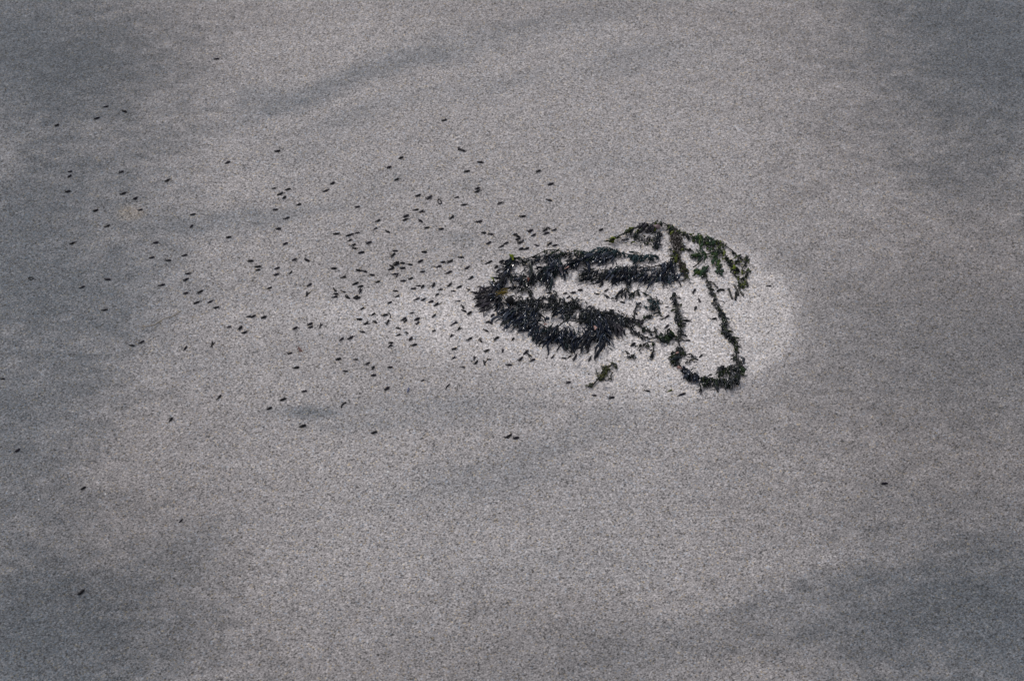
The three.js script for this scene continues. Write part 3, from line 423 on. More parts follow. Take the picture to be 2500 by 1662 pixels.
function bandGeo(pts, r, closed = false) { const t = new THREE.TubeGeometry(new THREE.CatmullRomCurve3(pts.map(([x, z]) => new THREE.Vector3(x, r * 1.2, z)), closed), 18, r, 6, closed); t.deleteAttribute('uv'); return t; }
const forkGeo = (f) => mergeGeometries([podGeo(0.13, f * 0.4, 1.3, 1).rotateY(0.16), podGeo(0.09, -f * 0.5, 1.1, 1).scale(0.85, 1, 1).rotateY(-0.28).translate(0.02, 0, 0.16)]);
const KINDS = {
  p: Array.from({ length: 9 }, () => podGeo(rr(0.17, 0.23), rr(-0.25, 0.25), rr(0.75, 1.5), rnd() < 0.6 ? 1 : 2)),
  s: Array.from({ length: 4 }, () => podGeo(rr(0.15, 0.2), rr(-0.3, 0.3), rr(0.8, 1.3), 6)),
  f: [0.5, -0.4, 0.8, -0.8].map(forkGeo),
  c: [bandGeo([[-0.5, 0.06], [-0.2, -0.06], [0.15, -0.07], [0.5, 0.12]], 0.09)],
  r: [bandGeo([[-0.5, 0], [0, -0.3], [0.45, 0], [0, 0.28]], 0.085, true)],
};
const special = { b: ['f', wet(0.10, 0.055, 0.05, 0.6)], v: ['p', wet(0.09, 0.10, 0.16, 0.4)], g: ['p', PAL.olive[2]] };
const frags = [
  ["black fragment at upper left, topmost of a loose trio", "", "p -0.877 -0.755 0.15 11"],
  ["black fragment at upper left, tilted down to the right, rightmost of a loose trio", "", "p -0.835 -0.737 -0.51 13"],
  ["black fragment at upper left, lowest of a loose trio", "", "p -0.891 -0.714 0.52 12"],
  ["lone black fragment near the left edge, above the scatter", "", "p -0.974 -0.688 0.70 11"],
  ["upper of two close black fragments near the left edge", "", "p -0.927 -0.529 0.23 9"],
  ["lower of two close black fragments near the left edge", "", "p -0.926 -0.513 0.91 11"],
  ["left one of the two slightly slanting black fragments on upper left sand", "fragments strewn on the upper left sand", "p -0.820 -0.528 0.42 11"],
  ["the only level black fragment on upper left sand", "fragments strewn on the upper left sand", "p -0.923 -0.461 0.23 11"],
  ["right one of the two slightly slanting black fragments on upper left sand", "fragments strewn on the upper left sand", "p -0.808 -0.456 0.50 14"],
  ["the only slanting black fragment on upper left sand", "fragments strewn on the upper left sand", "p -0.720 -0.498 0.60 12"],
  ["the only level black fragment on upper sand", "fragments in the upper middle of the sand", "p -0.496 -0.593 0.06 12"],
  ["leftmost of the slanting black fragments on upper sand", "fragments in the upper middle of the sand", "p -0.599 -0.557 0.60 12"],
  ["leftmost of the slightly slanting black fragments on upper sand", "fragments in the upper middle of the sand", "p -0.496 -0.471 0.33 9"],
  ["second from left of the slightly slanting black fragments on upper sand", "fragments in the upper middle of the sand", "p -0.466 -0.467 0.41 12"],
  ["second from left of the slanting black fragments on upper sand", "fragments in the upper middle of the sand", "p -0.481 -0.452 0.59 13"],
  ["fourth from left of the slanting black fragments on upper sand", "fragments in the upper middle of the sand", "p -0.375 -0.487 0.59 12"],
  ["third from left of the slanting black fragments on upper sand", "fragments in the upper middle of the sand", "p -0.387 -0.463 0.54 13"],
  ["topmost lone black fragment on the sand, far above the scatter, left of centre", "", "p -0.651 -0.924 0.06 12"],
  ["lone black fragment on the pale sand above the middle of the scatter", "", "p -0.145 -0.704 0.34 12"],
  ["ragged black fragment with thin shreds, tilted down right, high above the scatter", "", "s -0.107 -0.603 -0.64 20"],
  ["rightmost of the slanting black fragments on upper sand", "fragments in the upper middle of the sand", "p -0.234 -0.572 0.54 12"],
  ["second from left of the level black fragments at the seaweed tips", "fragments at the left tips of the seaweed", "p -0.067 -0.561 -0.14 13"],
  ["rightmost of the slightly slanting black fragments on upper sand", "fragments in the upper middle of the sand", "p -0.095 -0.531 0.33 13"],
  ["third from right of the slanting black fragments on upper sand", "fragments in the upper middle of the sand", "p -0.258 -0.540 0.54 11"],
  ["second from right of the slanting black fragments on upper sand", "fragments in the upper middle of the sand", "p -0.241 -0.501 0.58 11"],
  ["left one of the two slightly slanting black fragments at the seaweed tips", "fragments at the left tips of the seaweed", "p -0.072 -0.473 0.48 11"],
  ["leftmost of the slanting black fragments at the seaweed tips", "fragments at the left tips of the seaweed", "p -0.072 -0.463 0.57 12"],
  ["third from left of the slightly slanting black fragments on upper sand", "fragments in the upper middle of the sand", "p -0.195 -0.449 0.48 13"],
  ["the only slanting black fragment high above the arch", "fragments high above the seaweed arch", "p 0.055 -0.528 0.57 12"],
  ["the only slightly slanting black fragment high above the arch", "fragments high above the seaweed arch", "p 0.081 -0.486 0.40 13"],
  ["the only down tilted black fragment high above the arch", "fragments high above the seaweed arch", "p 0.077 -0.433 -0.33 12"],
  ["the only ragged slanting black fragment high above the arch", "fragments high above the seaweed arch", "s -0.025 -0.425 0.52 11"],
  ["the only level black fragment just above the arch", "fragments just above the left seaweed arch", "p 0.022 -0.380 0.14 12"],
  ["lone black fragment just above the seaweed, left of its arched top", "", "p 0.182 -0.337 0.56 11"],
  ["third from right of the slanting black fragments just above the arch", "fragments just above the left seaweed arch", "p 0.038 -0.333 0.63 12"],
  ["second from right of the slanting black fragments just above the arch", "fragments just above the left seaweed arch", "p 0.044 -0.319 0.56 11"],
  ["second from left of the ragged slanting black fragments just above the arch", "fragments just above the left seaweed arch", "s 0.068 -0.336 0.83 12"],
  ["right one of the two down tilted black fragments just above the arch", "fragments just above the left seaweed arch", "p 0.075 -0.343 -0.74 8"],
  ["third from left of the slightly slanting black fragments just above the arch", "fragments just above the left seaweed arch", "p 0.070 -0.326 0.39 12"],
  ["rightmost of the ragged slanting black fragments just above the arch", "fragments just above the left seaweed arch", "s 0.086 -0.336 0.51 11"],
  ["leftmost of the ragged slanting black fragments just above the arch", "fragments just above the left seaweed arch", "s 0.006 -0.322 0.27 10"],
  ["left one of the two down tilted black fragments just above the arch", "fragments just above the left seaweed arch", "p 0.012 -0.316 -0.52 11"],
  ["leftmost of the slightly slanting black fragments just above the arch", "fragments just above the left seaweed arch", "p 0.012 -0.307 0.40 11"],
  ["second from left of the ragged down tilted black fragments just above the arch", "fragments just above the left seaweed arch", "s 0.014 -0.297 -0.92 12"],
  ["the only steep black fragment just above the arch", "fragments just above the left seaweed arch", "p 0.021 -0.300 1.07 10"],
  ["sixth from left of the slanting black fragments just above the arch", "fragments just above the left seaweed arch", "p -0.012 -0.294 0.56 11"],
  ["third from left of the slanting black fragments just above the arch", "fragments just above the left seaweed arch", "p -0.021 -0.283 0.63 12"],
  ["rightmost of the ragged down tilted black fragments just above the arch", "fragments just above the left seaweed arch", "s 0.050 -0.288 -0.40 10"],
  ["rightmost of the slanting black fragments just above the arch", "fragments just above the left seaweed arch", "p 0.076 -0.292 0.82 13"],
  ["rightmost of the slightly slanting black fragments just above the arch", "fragments just above the left seaweed arch", "p 0.087 -0.287 0.39 11"],
  ["fourth from right of the slanting black fragments just above the arch", "fragments just above the left seaweed arch", "p 0.018 -0.275 0.51 11"],
  ["second from left of the slightly slanting black fragments just above the arch", "fragments just above the left seaweed arch", "p 0.029 -0.276 0.47 12"],
  ["fourth from left of the slanting black fragments just above the arch", "fragments just above the left seaweed arch", "p -0.021 -0.235 0.56 12"],
  ["rightmost of the slanting black fragments on damp left sand", "fragments on the damp left side", "p -0.781 -0.440 0.67 11"],
  ["leftmost of the slightly slanting black fragments on damp left sand", "fragments on the damp left side", "p -0.859 -0.401 0.42 11"],
  ["second from left of the slightly slanting black fragments on damp left sand", "fragments on the damp left side", "p -0.767 -0.402 0.42 10"],
  ["third from left of the slanting black fragments on damp left sand", "fragments on the damp left side", "p -0.829 -0.351 0.60 11"],
  ["leftmost of the slanting black fragments on damp left sand", "fragments on the damp left side", "p -0.895 -0.297 0.60 11"],
  ["third from left of the level black fragments on damp left sand", "fragments on the damp left side", "p -0.725 -0.297 0.22 11"],
  ["third from left of the slightly slanting black fragments on damp left sand", "fragments on the damp left side", "p -0.729 -0.251 0.27 11"],
  ["rightmost of the level black fragments on damp left sand", "fragments on the damp left side", "p -0.694 -0.240 -0.00 12"],
  ["small dark ring shaped fragment on damp sand at the left edge", "", "r -0.965 -0.187 -0.26 10"],
  ["second from left of the level black fragments on damp left sand", "fragments on the damp left side", "p -0.811 -0.183 -0.13 12"],
  ["second from left of the slanting black fragments on damp left sand", "fragments on the damp left side", "p -0.859 -0.160 0.59 11"],
  ["rightmost of the slightly slanting black fragments on damp left sand", "fragments on the damp left side", "p -0.700 -0.165 0.32 12"],
  ["leftmost of the level black fragments on damp left sand", "fragments on the damp left side", "p -0.806 -0.091 0.21 11"],
  ["second from right of the slightly slanting black fragments in thin left scatter", "fragments left of the middle scatter", "p -0.657 -0.385 0.28 12"],
  ["second from left of the slanting black fragments in thin left scatter", "fragments left of the middle scatter", "p -0.657 -0.347 0.98 11"],
  ["rightmost of the slightly slanting black fragments in thin left scatter", "fragments left of the middle scatter", "p -0.577 -0.311 0.27 11"],
  ["leftmost of the slightly slanting black fragments in thin left scatter", "fragments left of the middle scatter", "p -0.663 -0.256 0.33 12"],
  ["third from left of the slightly slanting black fragments in thin left scatter", "fragments left of the middle scatter", "p -0.651 -0.201 0.27 11"],
  ["leftmost of the slanting black fragments in thin left scatter", "fragments left of the middle scatter", "p -0.653 -0.182 0.65 12"],
  ["second from left of the slightly slanting black fragments in thin left scatter", "fragments left of the middle scatter", "p -0.650 -0.140 0.32 10"],
  ["fourth from left of the slanting black fragments in thin left scatter", "fragments left of the middle scatter", "p -0.622 -0.143 0.76 14"],
  ["third from left of the slanting black fragments in thin left scatter", "fragments left of the middle scatter", "p -0.626 -0.112 0.53 13"],
  ["second from right of the slanting black fragments in thin left scatter", "fragments left of the middle scatter", "p -0.599 -0.115 0.64 11"],
  ["the only ragged slanting black fragment in thin left scatter", "fragments left of the middle scatter", "s -0.586 -0.098 0.27 11"],
  ["second from left of the level black fragments in the middle of the scatter", "fragments in the middle of the scatter", "p -0.528 -0.238 0.14 12"],
  ["third from left of the level black fragments in the middle of the scatter", "fragments in the middle of the scatter", "p -0.512 -0.221 0.11 13"],
  ["fourth from left of the level black fragments in the middle of the scatter", "fragments in the middle of the scatter", "p -0.511 -0.211 0.22 10"],
  ["fifth from left of the slanting black fragments in the middle of the scatter", "fragments in the middle of the scatter", "p -0.440 -0.243 0.64 11"],
  ["the only down tilted black fragment in the middle of the scatter", "fragments in the middle of the scatter", "p -0.414 -0.242 -0.50 12"],
  ["third from left of the slightly slanting black fragments in the middle of the scatter", "fragments in the middle of the scatter", "p -0.473 -0.217 0.48 11"],
  ["second from left of the slightly slanting black fragments in the middle of the scatter", "fragments in the middle of the scatter", "p -0.473 -0.197 0.48 11"],
  ["the only ragged slanting black fragment in the middle of the scatter", "fragments in the middle of the scatter", "s -0.445 -0.204 0.95 10"],
  ["the only forked slanting black fragment in the middle of the scatter", "fragments in the middle of the scatter", "f -0.485 -0.155 0.47 12"],
  ["second from right of the slanting black fragments in the middle of the scatter", "fragments in the middle of the scatter", "p -0.405 -0.166 0.79 12"],
  ["left one of the two forked steep black fragments in the middle of the scatter", "fragments in the middle of the scatter", "f -0.409 -0.138 1.32 16"],
  ["second from right of the level black fragments in the middle of the scatter", "fragments in the middle of the scatter", "p -0.488 -0.401 0.22 11"],
  ["second from right of the slightly slanting black fragments in the middle of the scatter", "fragments in the middle of the scatter", "p -0.441 -0.418 0.41 11"],
  ["fourth from left of the slanting black fragments in the middle of the scatter", "fragments in the middle of the scatter", "p -0.463 -0.374 0.53 12"],
  ["rightmost of the level black fragments in the middle of the scatter", "fragments in the middle of the scatter", "p -0.478 -0.339 -0.00 11"],
  ["third from left of the slanting black fragments in the middle of the scatter", "fragments in the middle of the scatter", "p -0.461 -0.292 0.58 11"],
  ["second from left of the slanting black fragments in the middle of the scatter", "fragments in the middle of the scatter", "p -0.472 -0.440 0.87 11"],
  ["second from left of the slightly slanting black fragments in the upper scatter", "fragments in the upper dense scatter", "p -0.319 -0.409 0.27 11"],
  ["third from left of the slanting black fragments in the upper scatter", "fragments in the upper dense scatter", "p -0.275 -0.366 0.71 11"],
  ["second from left of the slanting black fragments in the upper scatter", "fragments in the upper dense scatter", "p -0.280 -0.341 0.64 10"],
  ["left one of the two down tilted black fragments in the upper scatter", "fragments in the upper dense scatter", "p -0.254 -0.331 -0.62 11"],
  ["the only ragged level black fragment in the upper scatter", "fragments in the upper dense scatter", "s -0.359 -0.323 0.14 12"],
  ["long dark fragment touching another end to end in the upper scatter", "", "p -0.334 -0.318 0.27 10"],
  ["leftmost of the slightly slanting black fragments in the upper scatter", "fragments in the upper dense scatter", "p -0.328 -0.322 0.32 11"],
  ["leftmost of the level black fragments in the upper scatter", "fragments in the upper dense scatter", "p -0.316 -0.327 0.22 10"],
  ["left one of the two forked slanting black fragments in the upper scatter", "fragments in the upper dense scatter", "f -0.331 -0.305 0.53 10"],
  ["forked dark fragment with a pale gap in the upper scatter", "", "f -0.323 -0.291 0.53 11"],
  ["the only ragged down tilted black fragment in the upper scatter", "fragments in the upper dense scatter", "s -0.320 -0.280 -0.71 11"],
  ["leftmost of the slanting black fragments in the upper scatter", "fragments in the upper dense scatter", "p -0.291 -0.297 0.57 12"],
  ["third from left of the slightly slanting black fragments in the upper scatter", "fragments in the upper dense scatter", "p -0.306 -0.266 0.40 13"],
  ["left one of the two level black fragments in the dense scatter", "fragments in the left half of the dense scatter", "p -0.359 -0.217 -0.00 12"],
  ["second from left of the down tilted black fragments in the dense scatter", "fragments in the left half of the dense scatter", "p -0.309 -0.212 -0.31 11"],
  ["fourth from left of the down tilted black fragments in the dense scatter", "fragments in the left half of the dense scatter", "p -0.297 -0.209 -0.46 12"],
  ["second from right of the down tilted black fragments in the dense scatter", "fragments in the left half of the dense scatter", "p -0.281 -0.197 -0.26 11"],
  ["leftmost of the forked slanting black fragments in the dense scatter", "fragments in the left half of the dense scatter", "f -0.338 -0.192 0.27 11"],
  ["rightmost of the slanting black fragments in the dense scatter", "fragments in the left half of the dense scatter", "p -0.312 -0.171 0.63 11"],
  ["second from right of the slightly slanting black fragments in the dense scatter", "fragments in the left half of the dense scatter", "p -0.269 -0.175 0.47 10"],
  ["rightmost of the slanting black fragments in the upper scatter", "fragments in the upper dense scatter", "p -0.171 -0.442 0.85 14"],
  ["small upright dark ring shaped fragment above the dense scatter", "", "r -0.150 -0.428 -1.38 16"],
  ["second from right of the slightly slanting black fragments in the upper scatter", "fragments in the upper dense scatter", "p -0.115 -0.441 0.33 10"],
  ["rightmost of the slightly slanting black fragments in the upper scatter", "fragments in the upper dense scatter", "p -0.099 -0.417 0.27 11"],
  ["fifth from left of the slightly slanting black fragments in the upper scatter", "fragments in the upper dense scatter", "p -0.198 -0.401 0.33 11"],
  ["right one of the two forked slanting black fragments in the upper scatter", "fragments in the upper dense scatter", "f -0.187 -0.397 0.57 12"],
  ["second from right of the slanting black fragments in the upper scatter", "fragments in the upper dense scatter", "p -0.218 -0.381 0.53 13"],
  ["fourth from left of the slightly slanting black fragments in the upper scatter", "fragments in the upper dense scatter", "p -0.219 -0.370 0.48 11"],
  ["right one of the two down tilted black fragments in the upper scatter", "fragments in the upper dense scatter", "p -0.188 -0.366 -0.73 12"],
  ["dark blob shaped ragged fragment above the dense scatter", "", "s -0.124 -0.377 0.93 13"],
  ["the only ragged level black fragment at the seaweed tips", "fragments at the left tips of the seaweed", "s -0.068 -0.364 0.22 13"],
  ["fourth from right of the slightly slanting black fragments in the upper scatter", "fragments in the upper dense scatter", "p -0.174 -0.344 0.40 10"],
  ["third from right of the slightly slanting black fragments in the upper scatter", "fragments in the upper dense scatter", "p -0.145 -0.340 0.27 11"],
  ["the only ragged level black fragment just above the arch", "fragments just above the left seaweed arch", "s -0.058 -0.328 -0.14 10"],
  ["leftmost of the ragged down tilted black fragments just above the arch", "fragments just above the left seaweed arch", "s -0.044 -0.324 -0.32 11"],
  ["leftmost of the slanting black fragments just above the arch", "fragments just above the left seaweed arch", "p -0.047 -0.294 0.69 12"],
  ["second from left of the level black fragments in the upper scatter", "fragments in the upper dense scatter", "p -0.237 -0.271 -0.08 11"],
  ["fourth from left of the slanting black fragments in the upper scatter", "fragments in the upper dense scatter", "p -0.241 -0.258 0.90 14"],
  ["third from left of the level black fragments in the upper scatter", "fragments in the upper dense scatter", "p -0.178 -0.266 -0.08 11"],
  ["rightmost of the level black fragments in the upper scatter", "fragments in the upper dense scatter", "p -0.103 -0.248 -0.08 11"],
  ["second from left of the slightly slanting black fragments in the crowded patch, upper half", "fragments in the crowded patch, upper half", "p -0.233 -0.235 0.40 11"],
  ["rightmost of the slightly slanting black fragments in the crowded patch, upper half", "fragments in the crowded patch, upper half", "p -0.233 -0.229 0.27 12"],
  ["the only down tilted black fragment in the crowded patch, upper half", "fragments in the crowded patch, upper half", "p -0.243 -0.225 -0.71 12"],
  ["leftmost of the slightly slanting black fragments in the crowded patch, upper half", "fragments in the crowded patch, upper half", "p -0.243 -0.216 0.40 13"],
  ["leftmost of the level black fragments in the crowded patch, upper half", "fragments in the crowded patch, upper half", "p -0.221 -0.233 -0.21 10"],
  ["fourth from left of the level black fragments in the crowded patch, upper half", "fragments in the crowded patch, upper half", "p -0.206 -0.229 -0.13 10"],
  ["second from left of the level black fragments in the crowded patch, upper half", "fragments in the crowded patch, upper half", "p -0.220 -0.217 0.21 11"],
  ["second from left of the slanting black fragments in the crowded patch, upper half", "fragments in the crowded patch, upper half", "p -0.185 -0.238 0.63 12"],
  ["second from right of the level black fragments in the crowded patch, upper half", "fragments in the crowded patch, upper half", "p -0.140 -0.233 0.08 11"],
  ["fifth from left of the slanting black fragments in the crowded patch, upper half", "fragments in the crowded patch, upper half", "p -0.125 -0.235 0.56 13"],
  ["the only forked slanting black fragment in the crowded patch, upper half", "fragments in the crowded patch, upper half", "f -0.148 -0.221 0.52 12"],
  ["fourth from right of the level black fragments in the crowded patch, upper half", "fragments in the crowded patch, upper half", "p -0.180 -0.206 0.21 10"],
  ["third from left of the slanting black fragments in the crowded patch, upper half", "fragments in the crowded patch, upper half", "p -0.127 -0.202 0.63 14"],
  ["second from right of the slanting black fragments in the crowded patch, upper half", "fragments in the crowded patch, upper half", "p -0.090 -0.215 0.77 13"],
  ["the only forked level black fragment in the crowded patch, upper half", "fragments in the crowded patch, upper half", "f -0.237 -0.201 0.21 10"],
  ["left one of the two steep black fragments in the crowded patch, upper half", "fragments in the crowded patch, upper half", "p -0.231 -0.196 1.30 14"],
  ["third from left of the level black fragments in the crowded patch, upper half", "fragments in the crowded patch, upper half", "p -0.218 -0.178 0.13 11"],
  ["leftmost of the slanting black fragments in the crowded patch, upper half", "fragments in the crowded patch, upper half", "p -0.203 -0.185 0.56 11"],
  ["rightmost of the slanting black fragments in the crowded patch, upper half", "fragments in the crowded patch, upper half", "p -0.082 -0.185 0.95 12"],
  ["right one of the two steep black fragments in the crowded patch, upper half", "fragments in the crowded patch, upper half", "p -0.157 -0.165 1.23 13"],
  ["fourth from left of the slanting black fragments in the crowded patch, upper half", "fragments in the crowded patch, upper half", "p -0.124 -0.165 0.95 12"],
  ["fifth from left of the level black fragments in the crowded patch, upper half", "fragments in the crowded patch, upper half", "p -0.197 -0.153 0.13 11"],
  ["sixth from left of the level black fragments in the crowded patch, upper half", "fragments in the crowded patch, upper half", "p -0.187 -0.162 0.13 9"],
  ["the only ragged steep black fragment in the crowded patch, upper half", "fragments in the crowded patch, upper half", "s -0.179 -0.160 1.09 12"],
  ["the only ragged level black fragment in the crowded patch, upper half", "fragments in the crowded patch, upper half", "s -0.233 -0.147 -0.13 9"],
  ["second from left of the forked slanting black fragments in the crowded patch, lower half", "fragments in the crowded patch, lower half", "f -0.229 -0.132 0.51 10"],
  ["third from right of the level black fragments in the crowded patch, upper half", "fragments in the crowded patch, upper half", "p -0.143 -0.151 0.08 9"],
  ["rightmost of the level black fragments in the crowded patch, upper half", "fragments in the crowded patch, upper half", "p -0.117 -0.146 -0.00 9"],
  ["third from right of the slanting black fragments in the crowded patch, upper half", "fragments in the crowded patch, upper half", "p -0.106 -0.158 0.51 12"],
  ["the only forked down tilted black fragment in the crowded patch, upper half", "fragments in the crowded patch, upper half", "f -0.087 -0.152 -0.61 9"],
  ["third from right of the slanting black fragments in the crowded patch, lower half", "fragments in the crowded patch, lower half", "p -0.150 -0.135 0.83 10"],
  ["fourth from left of the slanting black fragments in the crowded patch, lower half", "fragments in the crowded patch, lower half", "p -0.189 -0.122 0.56 12"],
  ["fifth from right of the slanting black fragments in the crowded patch, lower half", "fragments in the crowded patch, lower half", "p -0.176 -0.121 0.69 11"],
  ["third from left of the slightly slanting black fragments in the crowded patch, lower half", "fragments in the crowded patch, lower half", "p -0.161 -0.114 0.39 11"],
  ["rightmost of the forked slanting black fragments in the crowded patch, lower half", "fragments in the crowded patch, lower half", "f -0.150 -0.107 0.77 13"],
  ["leftmost of the slanting black fragments in the crowded patch, lower half", "fragments in the crowded patch, lower half", "p -0.243 -0.111 0.69 11"],
  ["the only forked level black fragment in the crowded patch, lower half", "fragments in the crowded patch, lower half", "f -0.106 -0.117 0.05 9"],
  ["the only ragged steep black fragment in the crowded patch, lower half", "fragments in the crowded patch, lower half", "s -0.098 -0.098 -1.13 12"],
  ["the only down tilted black fragment in the crowded patch, lower half", "fragments in the crowded patch, lower half", "p -0.095 -0.085 -0.50 11"],
  ["second from right of the slanting black fragments in the crowded patch, lower half", "fragments in the crowded patch, lower half", "p -0.084 -0.078 0.82 12"],
  ["leftmost of the slightly slanting black fragments in the crowded patch, lower half", "fragments in the crowded patch, lower half", "p -0.198 -0.080 0.46 9"],
  ["thin curved dark fragment, upright like a bracket, in the dense scatter", "", "c -0.241 -0.073 -1.30 13"],
  ["left one of the two steep black fragments in the crowded patch, lower half", "fragments in the crowded patch, lower half", "p -0.245 -0.052 1.26 15"],
  ["second from left of the slanting black fragments in the crowded patch, lower half", "fragments in the crowded patch, lower half", "p -0.213 -0.061 0.77 12"],
  ["third from left of the slanting black fragments in the crowded patch, lower half", "fragments in the crowded patch, lower half", "p -0.210 -0.055 0.92 10"],
  ["fifth from left of the slanting black fragments in the crowded patch, lower half", "fragments in the crowded patch, lower half", "p -0.187 -0.061 0.62 12"],
  ["sixth from left of the slanting black fragments in the crowded patch, lower half", "fragments in the crowded patch, lower half", "p -0.186 -0.049 0.92 10"],
  ["fourth from right of the slanting black fragments in the crowded patch, lower half", "fragments in the crowded patch, lower half", "p -0.154 -0.071 0.95 13"],
  ["large forked dark fragment in the scatter left of the lower seaweed band", "", "f -0.114 -0.048 0.72 16"],
  ["left half of an arch of two dark fragments beside the lower seaweed band", "", "p -0.048 -0.052 0.61 10"],
  ["right half of an arch of two dark fragments beside the lower seaweed band", "", "p -0.043 -0.050 -0.81 12"],
  ["right one of the two forked steep black fragments in the crowded patch, lower half", "fragments in the crowded patch, lower half", "f -0.105 -0.031 0.99 12"],
  ["the only ragged down tilted black fragment in the crowded patch, lower half", "fragments in the crowded patch, lower half", "s -0.224 -0.033 -0.31 9"],
  ["the only forked down tilted black fragment in the crowded patch, lower half", "fragments in the crowded patch, lower half", "f -0.206 -0.021 -0.80 9"],
  ["third from left of the forked slanting black fragments in the crowded patch, lower half", "fragments in the crowded patch, lower half", "f -0.223 -0.014 0.46 11"],
  ["right one of the two steep black fragments in the crowded patch, lower half", "fragments in the crowded patch, lower half", "p -0.198 -0.002 1.05 12"],
  ["second from right of the slightly slanting black fragments in the crowded patch, lower half", "fragments in the crowded patch, lower half", "p -0.153 -0.025 0.46 8"],
  ["left one of the two forked steep black fragments in the crowded patch, lower half", "fragments in the crowded patch, lower half", "f -0.119 -0.011 1.04 11"],
  ["the only down tilted black fragment below the band", "fragments below left of the lower seaweed band", "p -0.051 -0.026 -0.61 12"],
  ["rightmost of the slanting black fragments in the crowded patch, lower half", "fragments in the crowded patch, lower half", "p -0.083 -0.001 0.72 12"],
  ["the only ragged steep black fragment below the band", "fragments below left of the lower seaweed band", "s -0.061 0.004 -1.19 13"],
  ["right one of the two slanting black fragments below the band", "fragments below left of the lower seaweed band", "p -0.031 -0.002 0.75 13"],
  ["the only forked slanting black fragment below the band", "fragments below left of the lower seaweed band", "f 0.001 -0.002 0.93 11"],
  ["the only level black fragment in the crowded patch, lower half", "fragments in the crowded patch, lower half", "p -0.237 0.009 0.13 10"],
  ["leftmost of the forked slanting black fragments in the crowded patch, lower half", "fragments in the crowded patch, lower half", "f -0.238 0.017 0.77 11"],
  ["leftmost of the level black fragments at the seaweed tips", "fragments at the left tips of the seaweed", "p -0.071 -0.130 -0.13 7"],
  ["rightmost of the level black fragments at the seaweed tips", "fragments at the left tips of the seaweed", "p -0.061 -0.128 -0.21 10"],
  ["the only down tilted black fragment at the seaweed tips", "fragments at the left tips of the seaweed", "p -0.069 -0.123 -0.26 10"],
  ["second from left of the slanting black fragments at the seaweed tips", "fragments at the left tips of the seaweed", "p -0.064 -0.119 0.82 11"],
  ["right one of the two slightly slanting black fragments at the seaweed tips", "fragments at the left tips of the seaweed", "p -0.067 -0.100 0.39 11"],
  ["third from left of the slanting black fragments at the seaweed tips", "fragments at the left tips of the seaweed", "p -0.056 -0.109 0.51 10"],
  ["the only steep black fragment at the seaweed tips", "fragments at the left tips of the seaweed", "p -0.055 -0.094 1.40 17"],
  ["fourth from left of the slanting black fragments at the seaweed tips", "fragments at the left tips of the seaweed", "p -0.039 -0.071 0.82 11"],
  ["second from right of the slanting black fragments at the seaweed tips", "fragments at the left tips of the seaweed", "p -0.032 -0.217 0.88 10"],
  ["rightmost of the slanting black fragments at the seaweed tips", "fragments at the left tips of the seaweed", "p -0.028 -0.206 0.73 11"],
  ["fifth from left of the slanting black fragments just above the arch", "fragments just above the left seaweed arch", "p -0.021 -0.235 0.62 11"],
  ["second from left of the slanting black fragments just above the arch", "fragments just above the left seaweed arch", "p -0.044 -0.234 0.51 10"],
  ["the only forked slanting black fragment at the seaweed tips", "fragments at the left tips of the seaweed", "f -0.050 -0.230 0.47 11"],
  ["third from left of the slanting black fragments in the dense scatter", "fragments in the left half of the dense scatter", "p -0.314 -0.170 0.63 12"],
  ["third from left of the slightly slanting black fragments in the dense scatter", "fragments in the left half of the dense scatter", "p -0.303 -0.161 0.32 12"],
  ["the only steep black fragment in the dense scatter", "fragments in the left half of the dense scatter", "p -0.354 -0.150 -1.10 14"],
  ["the only forked down tilted black fragment in the dense scatter", "fragments in the left half of the dense scatter", "f -0.336 -0.146 -0.38 10"],
  ["right one of the two level black fragments in the dense scatter", "fragments in the left half of the dense scatter", "p -0.351 -0.137 0.13 10"],
  ["leftmost of the slightly slanting black fragments in the dense scatter", "fragments in the left half of the dense scatter", "p -0.352 -0.128 0.39 11"],
  ["leftmost of the down tilted black fragments in the dense scatter", "fragments in the left half of the dense scatter", "p -0.327 -0.127 -0.70 12"],
  ["second from right of the slanting black fragments in the dense scatter", "fragments in the left half of the dense scatter", "p -0.311 -0.128 0.74 12"],
  ["second from left of the slightly slanting black fragments in the dense scatter", "fragments in the left half of the dense scatter", "p -0.307 -0.125 0.39 12"],
  ["the only forked steep black fragment in the dense scatter", "fragments in the left half of the dense scatter", "f -0.304 -0.147 1.35 17"],
  ["second from left of the forked slanting black fragments in the dense scatter", "fragments in the left half of the dense scatter", "f -0.297 -0.094 0.69 12"],
  ["leftmost of the slightly slanting black fragments in the middle of the scatter", "fragments in the middle of the scatter", "p -0.490 -0.069 0.47 12"],
  ["the only ragged level black fragment in the dense scatter", "fragments in the left half of the dense scatter", "s -0.301 -0.061 -0.21 12"],
  ["rightmost of the forked slanting black fragments in the dense scatter", "fragments in the left half of the dense scatter", "f -0.275 -0.076 0.73 11"],
  ["rightmost of the slightly slanting black fragments in the dense scatter", "fragments in the left half of the dense scatter", "p -0.251 -0.073 0.31 12"],
  ["third from left of the forked slanting black fragments in the dense scatter", "fragments in the left half of the dense scatter", "f -0.287 -0.049 0.51 12"],
  ["rightmost of the down tilted black fragments in the dense scatter", "fragments in the left half of the dense scatter", "p -0.270 -0.052 -0.54 10"],
  ["third from right of the slanting black fragments in the middle of the scatter", "fragments in the middle of the scatter", "p -0.426 -0.035 0.70 12"],
  ["rightmost of the slanting black fragments in the middle of the scatter", "fragments in the middle of the scatter", "p -0.398 -0.048 0.56 12"],
  ["rightmost of the slightly slanting black fragments in the middle of the scatter", "fragments in the middle of the scatter", "p -0.397 -0.039 0.31 11"],
  ["right one of the two forked steep black fragments in the middle of the scatter", "fragments in the middle of the scatter", "f -0.377 -0.045 1.25 13"],
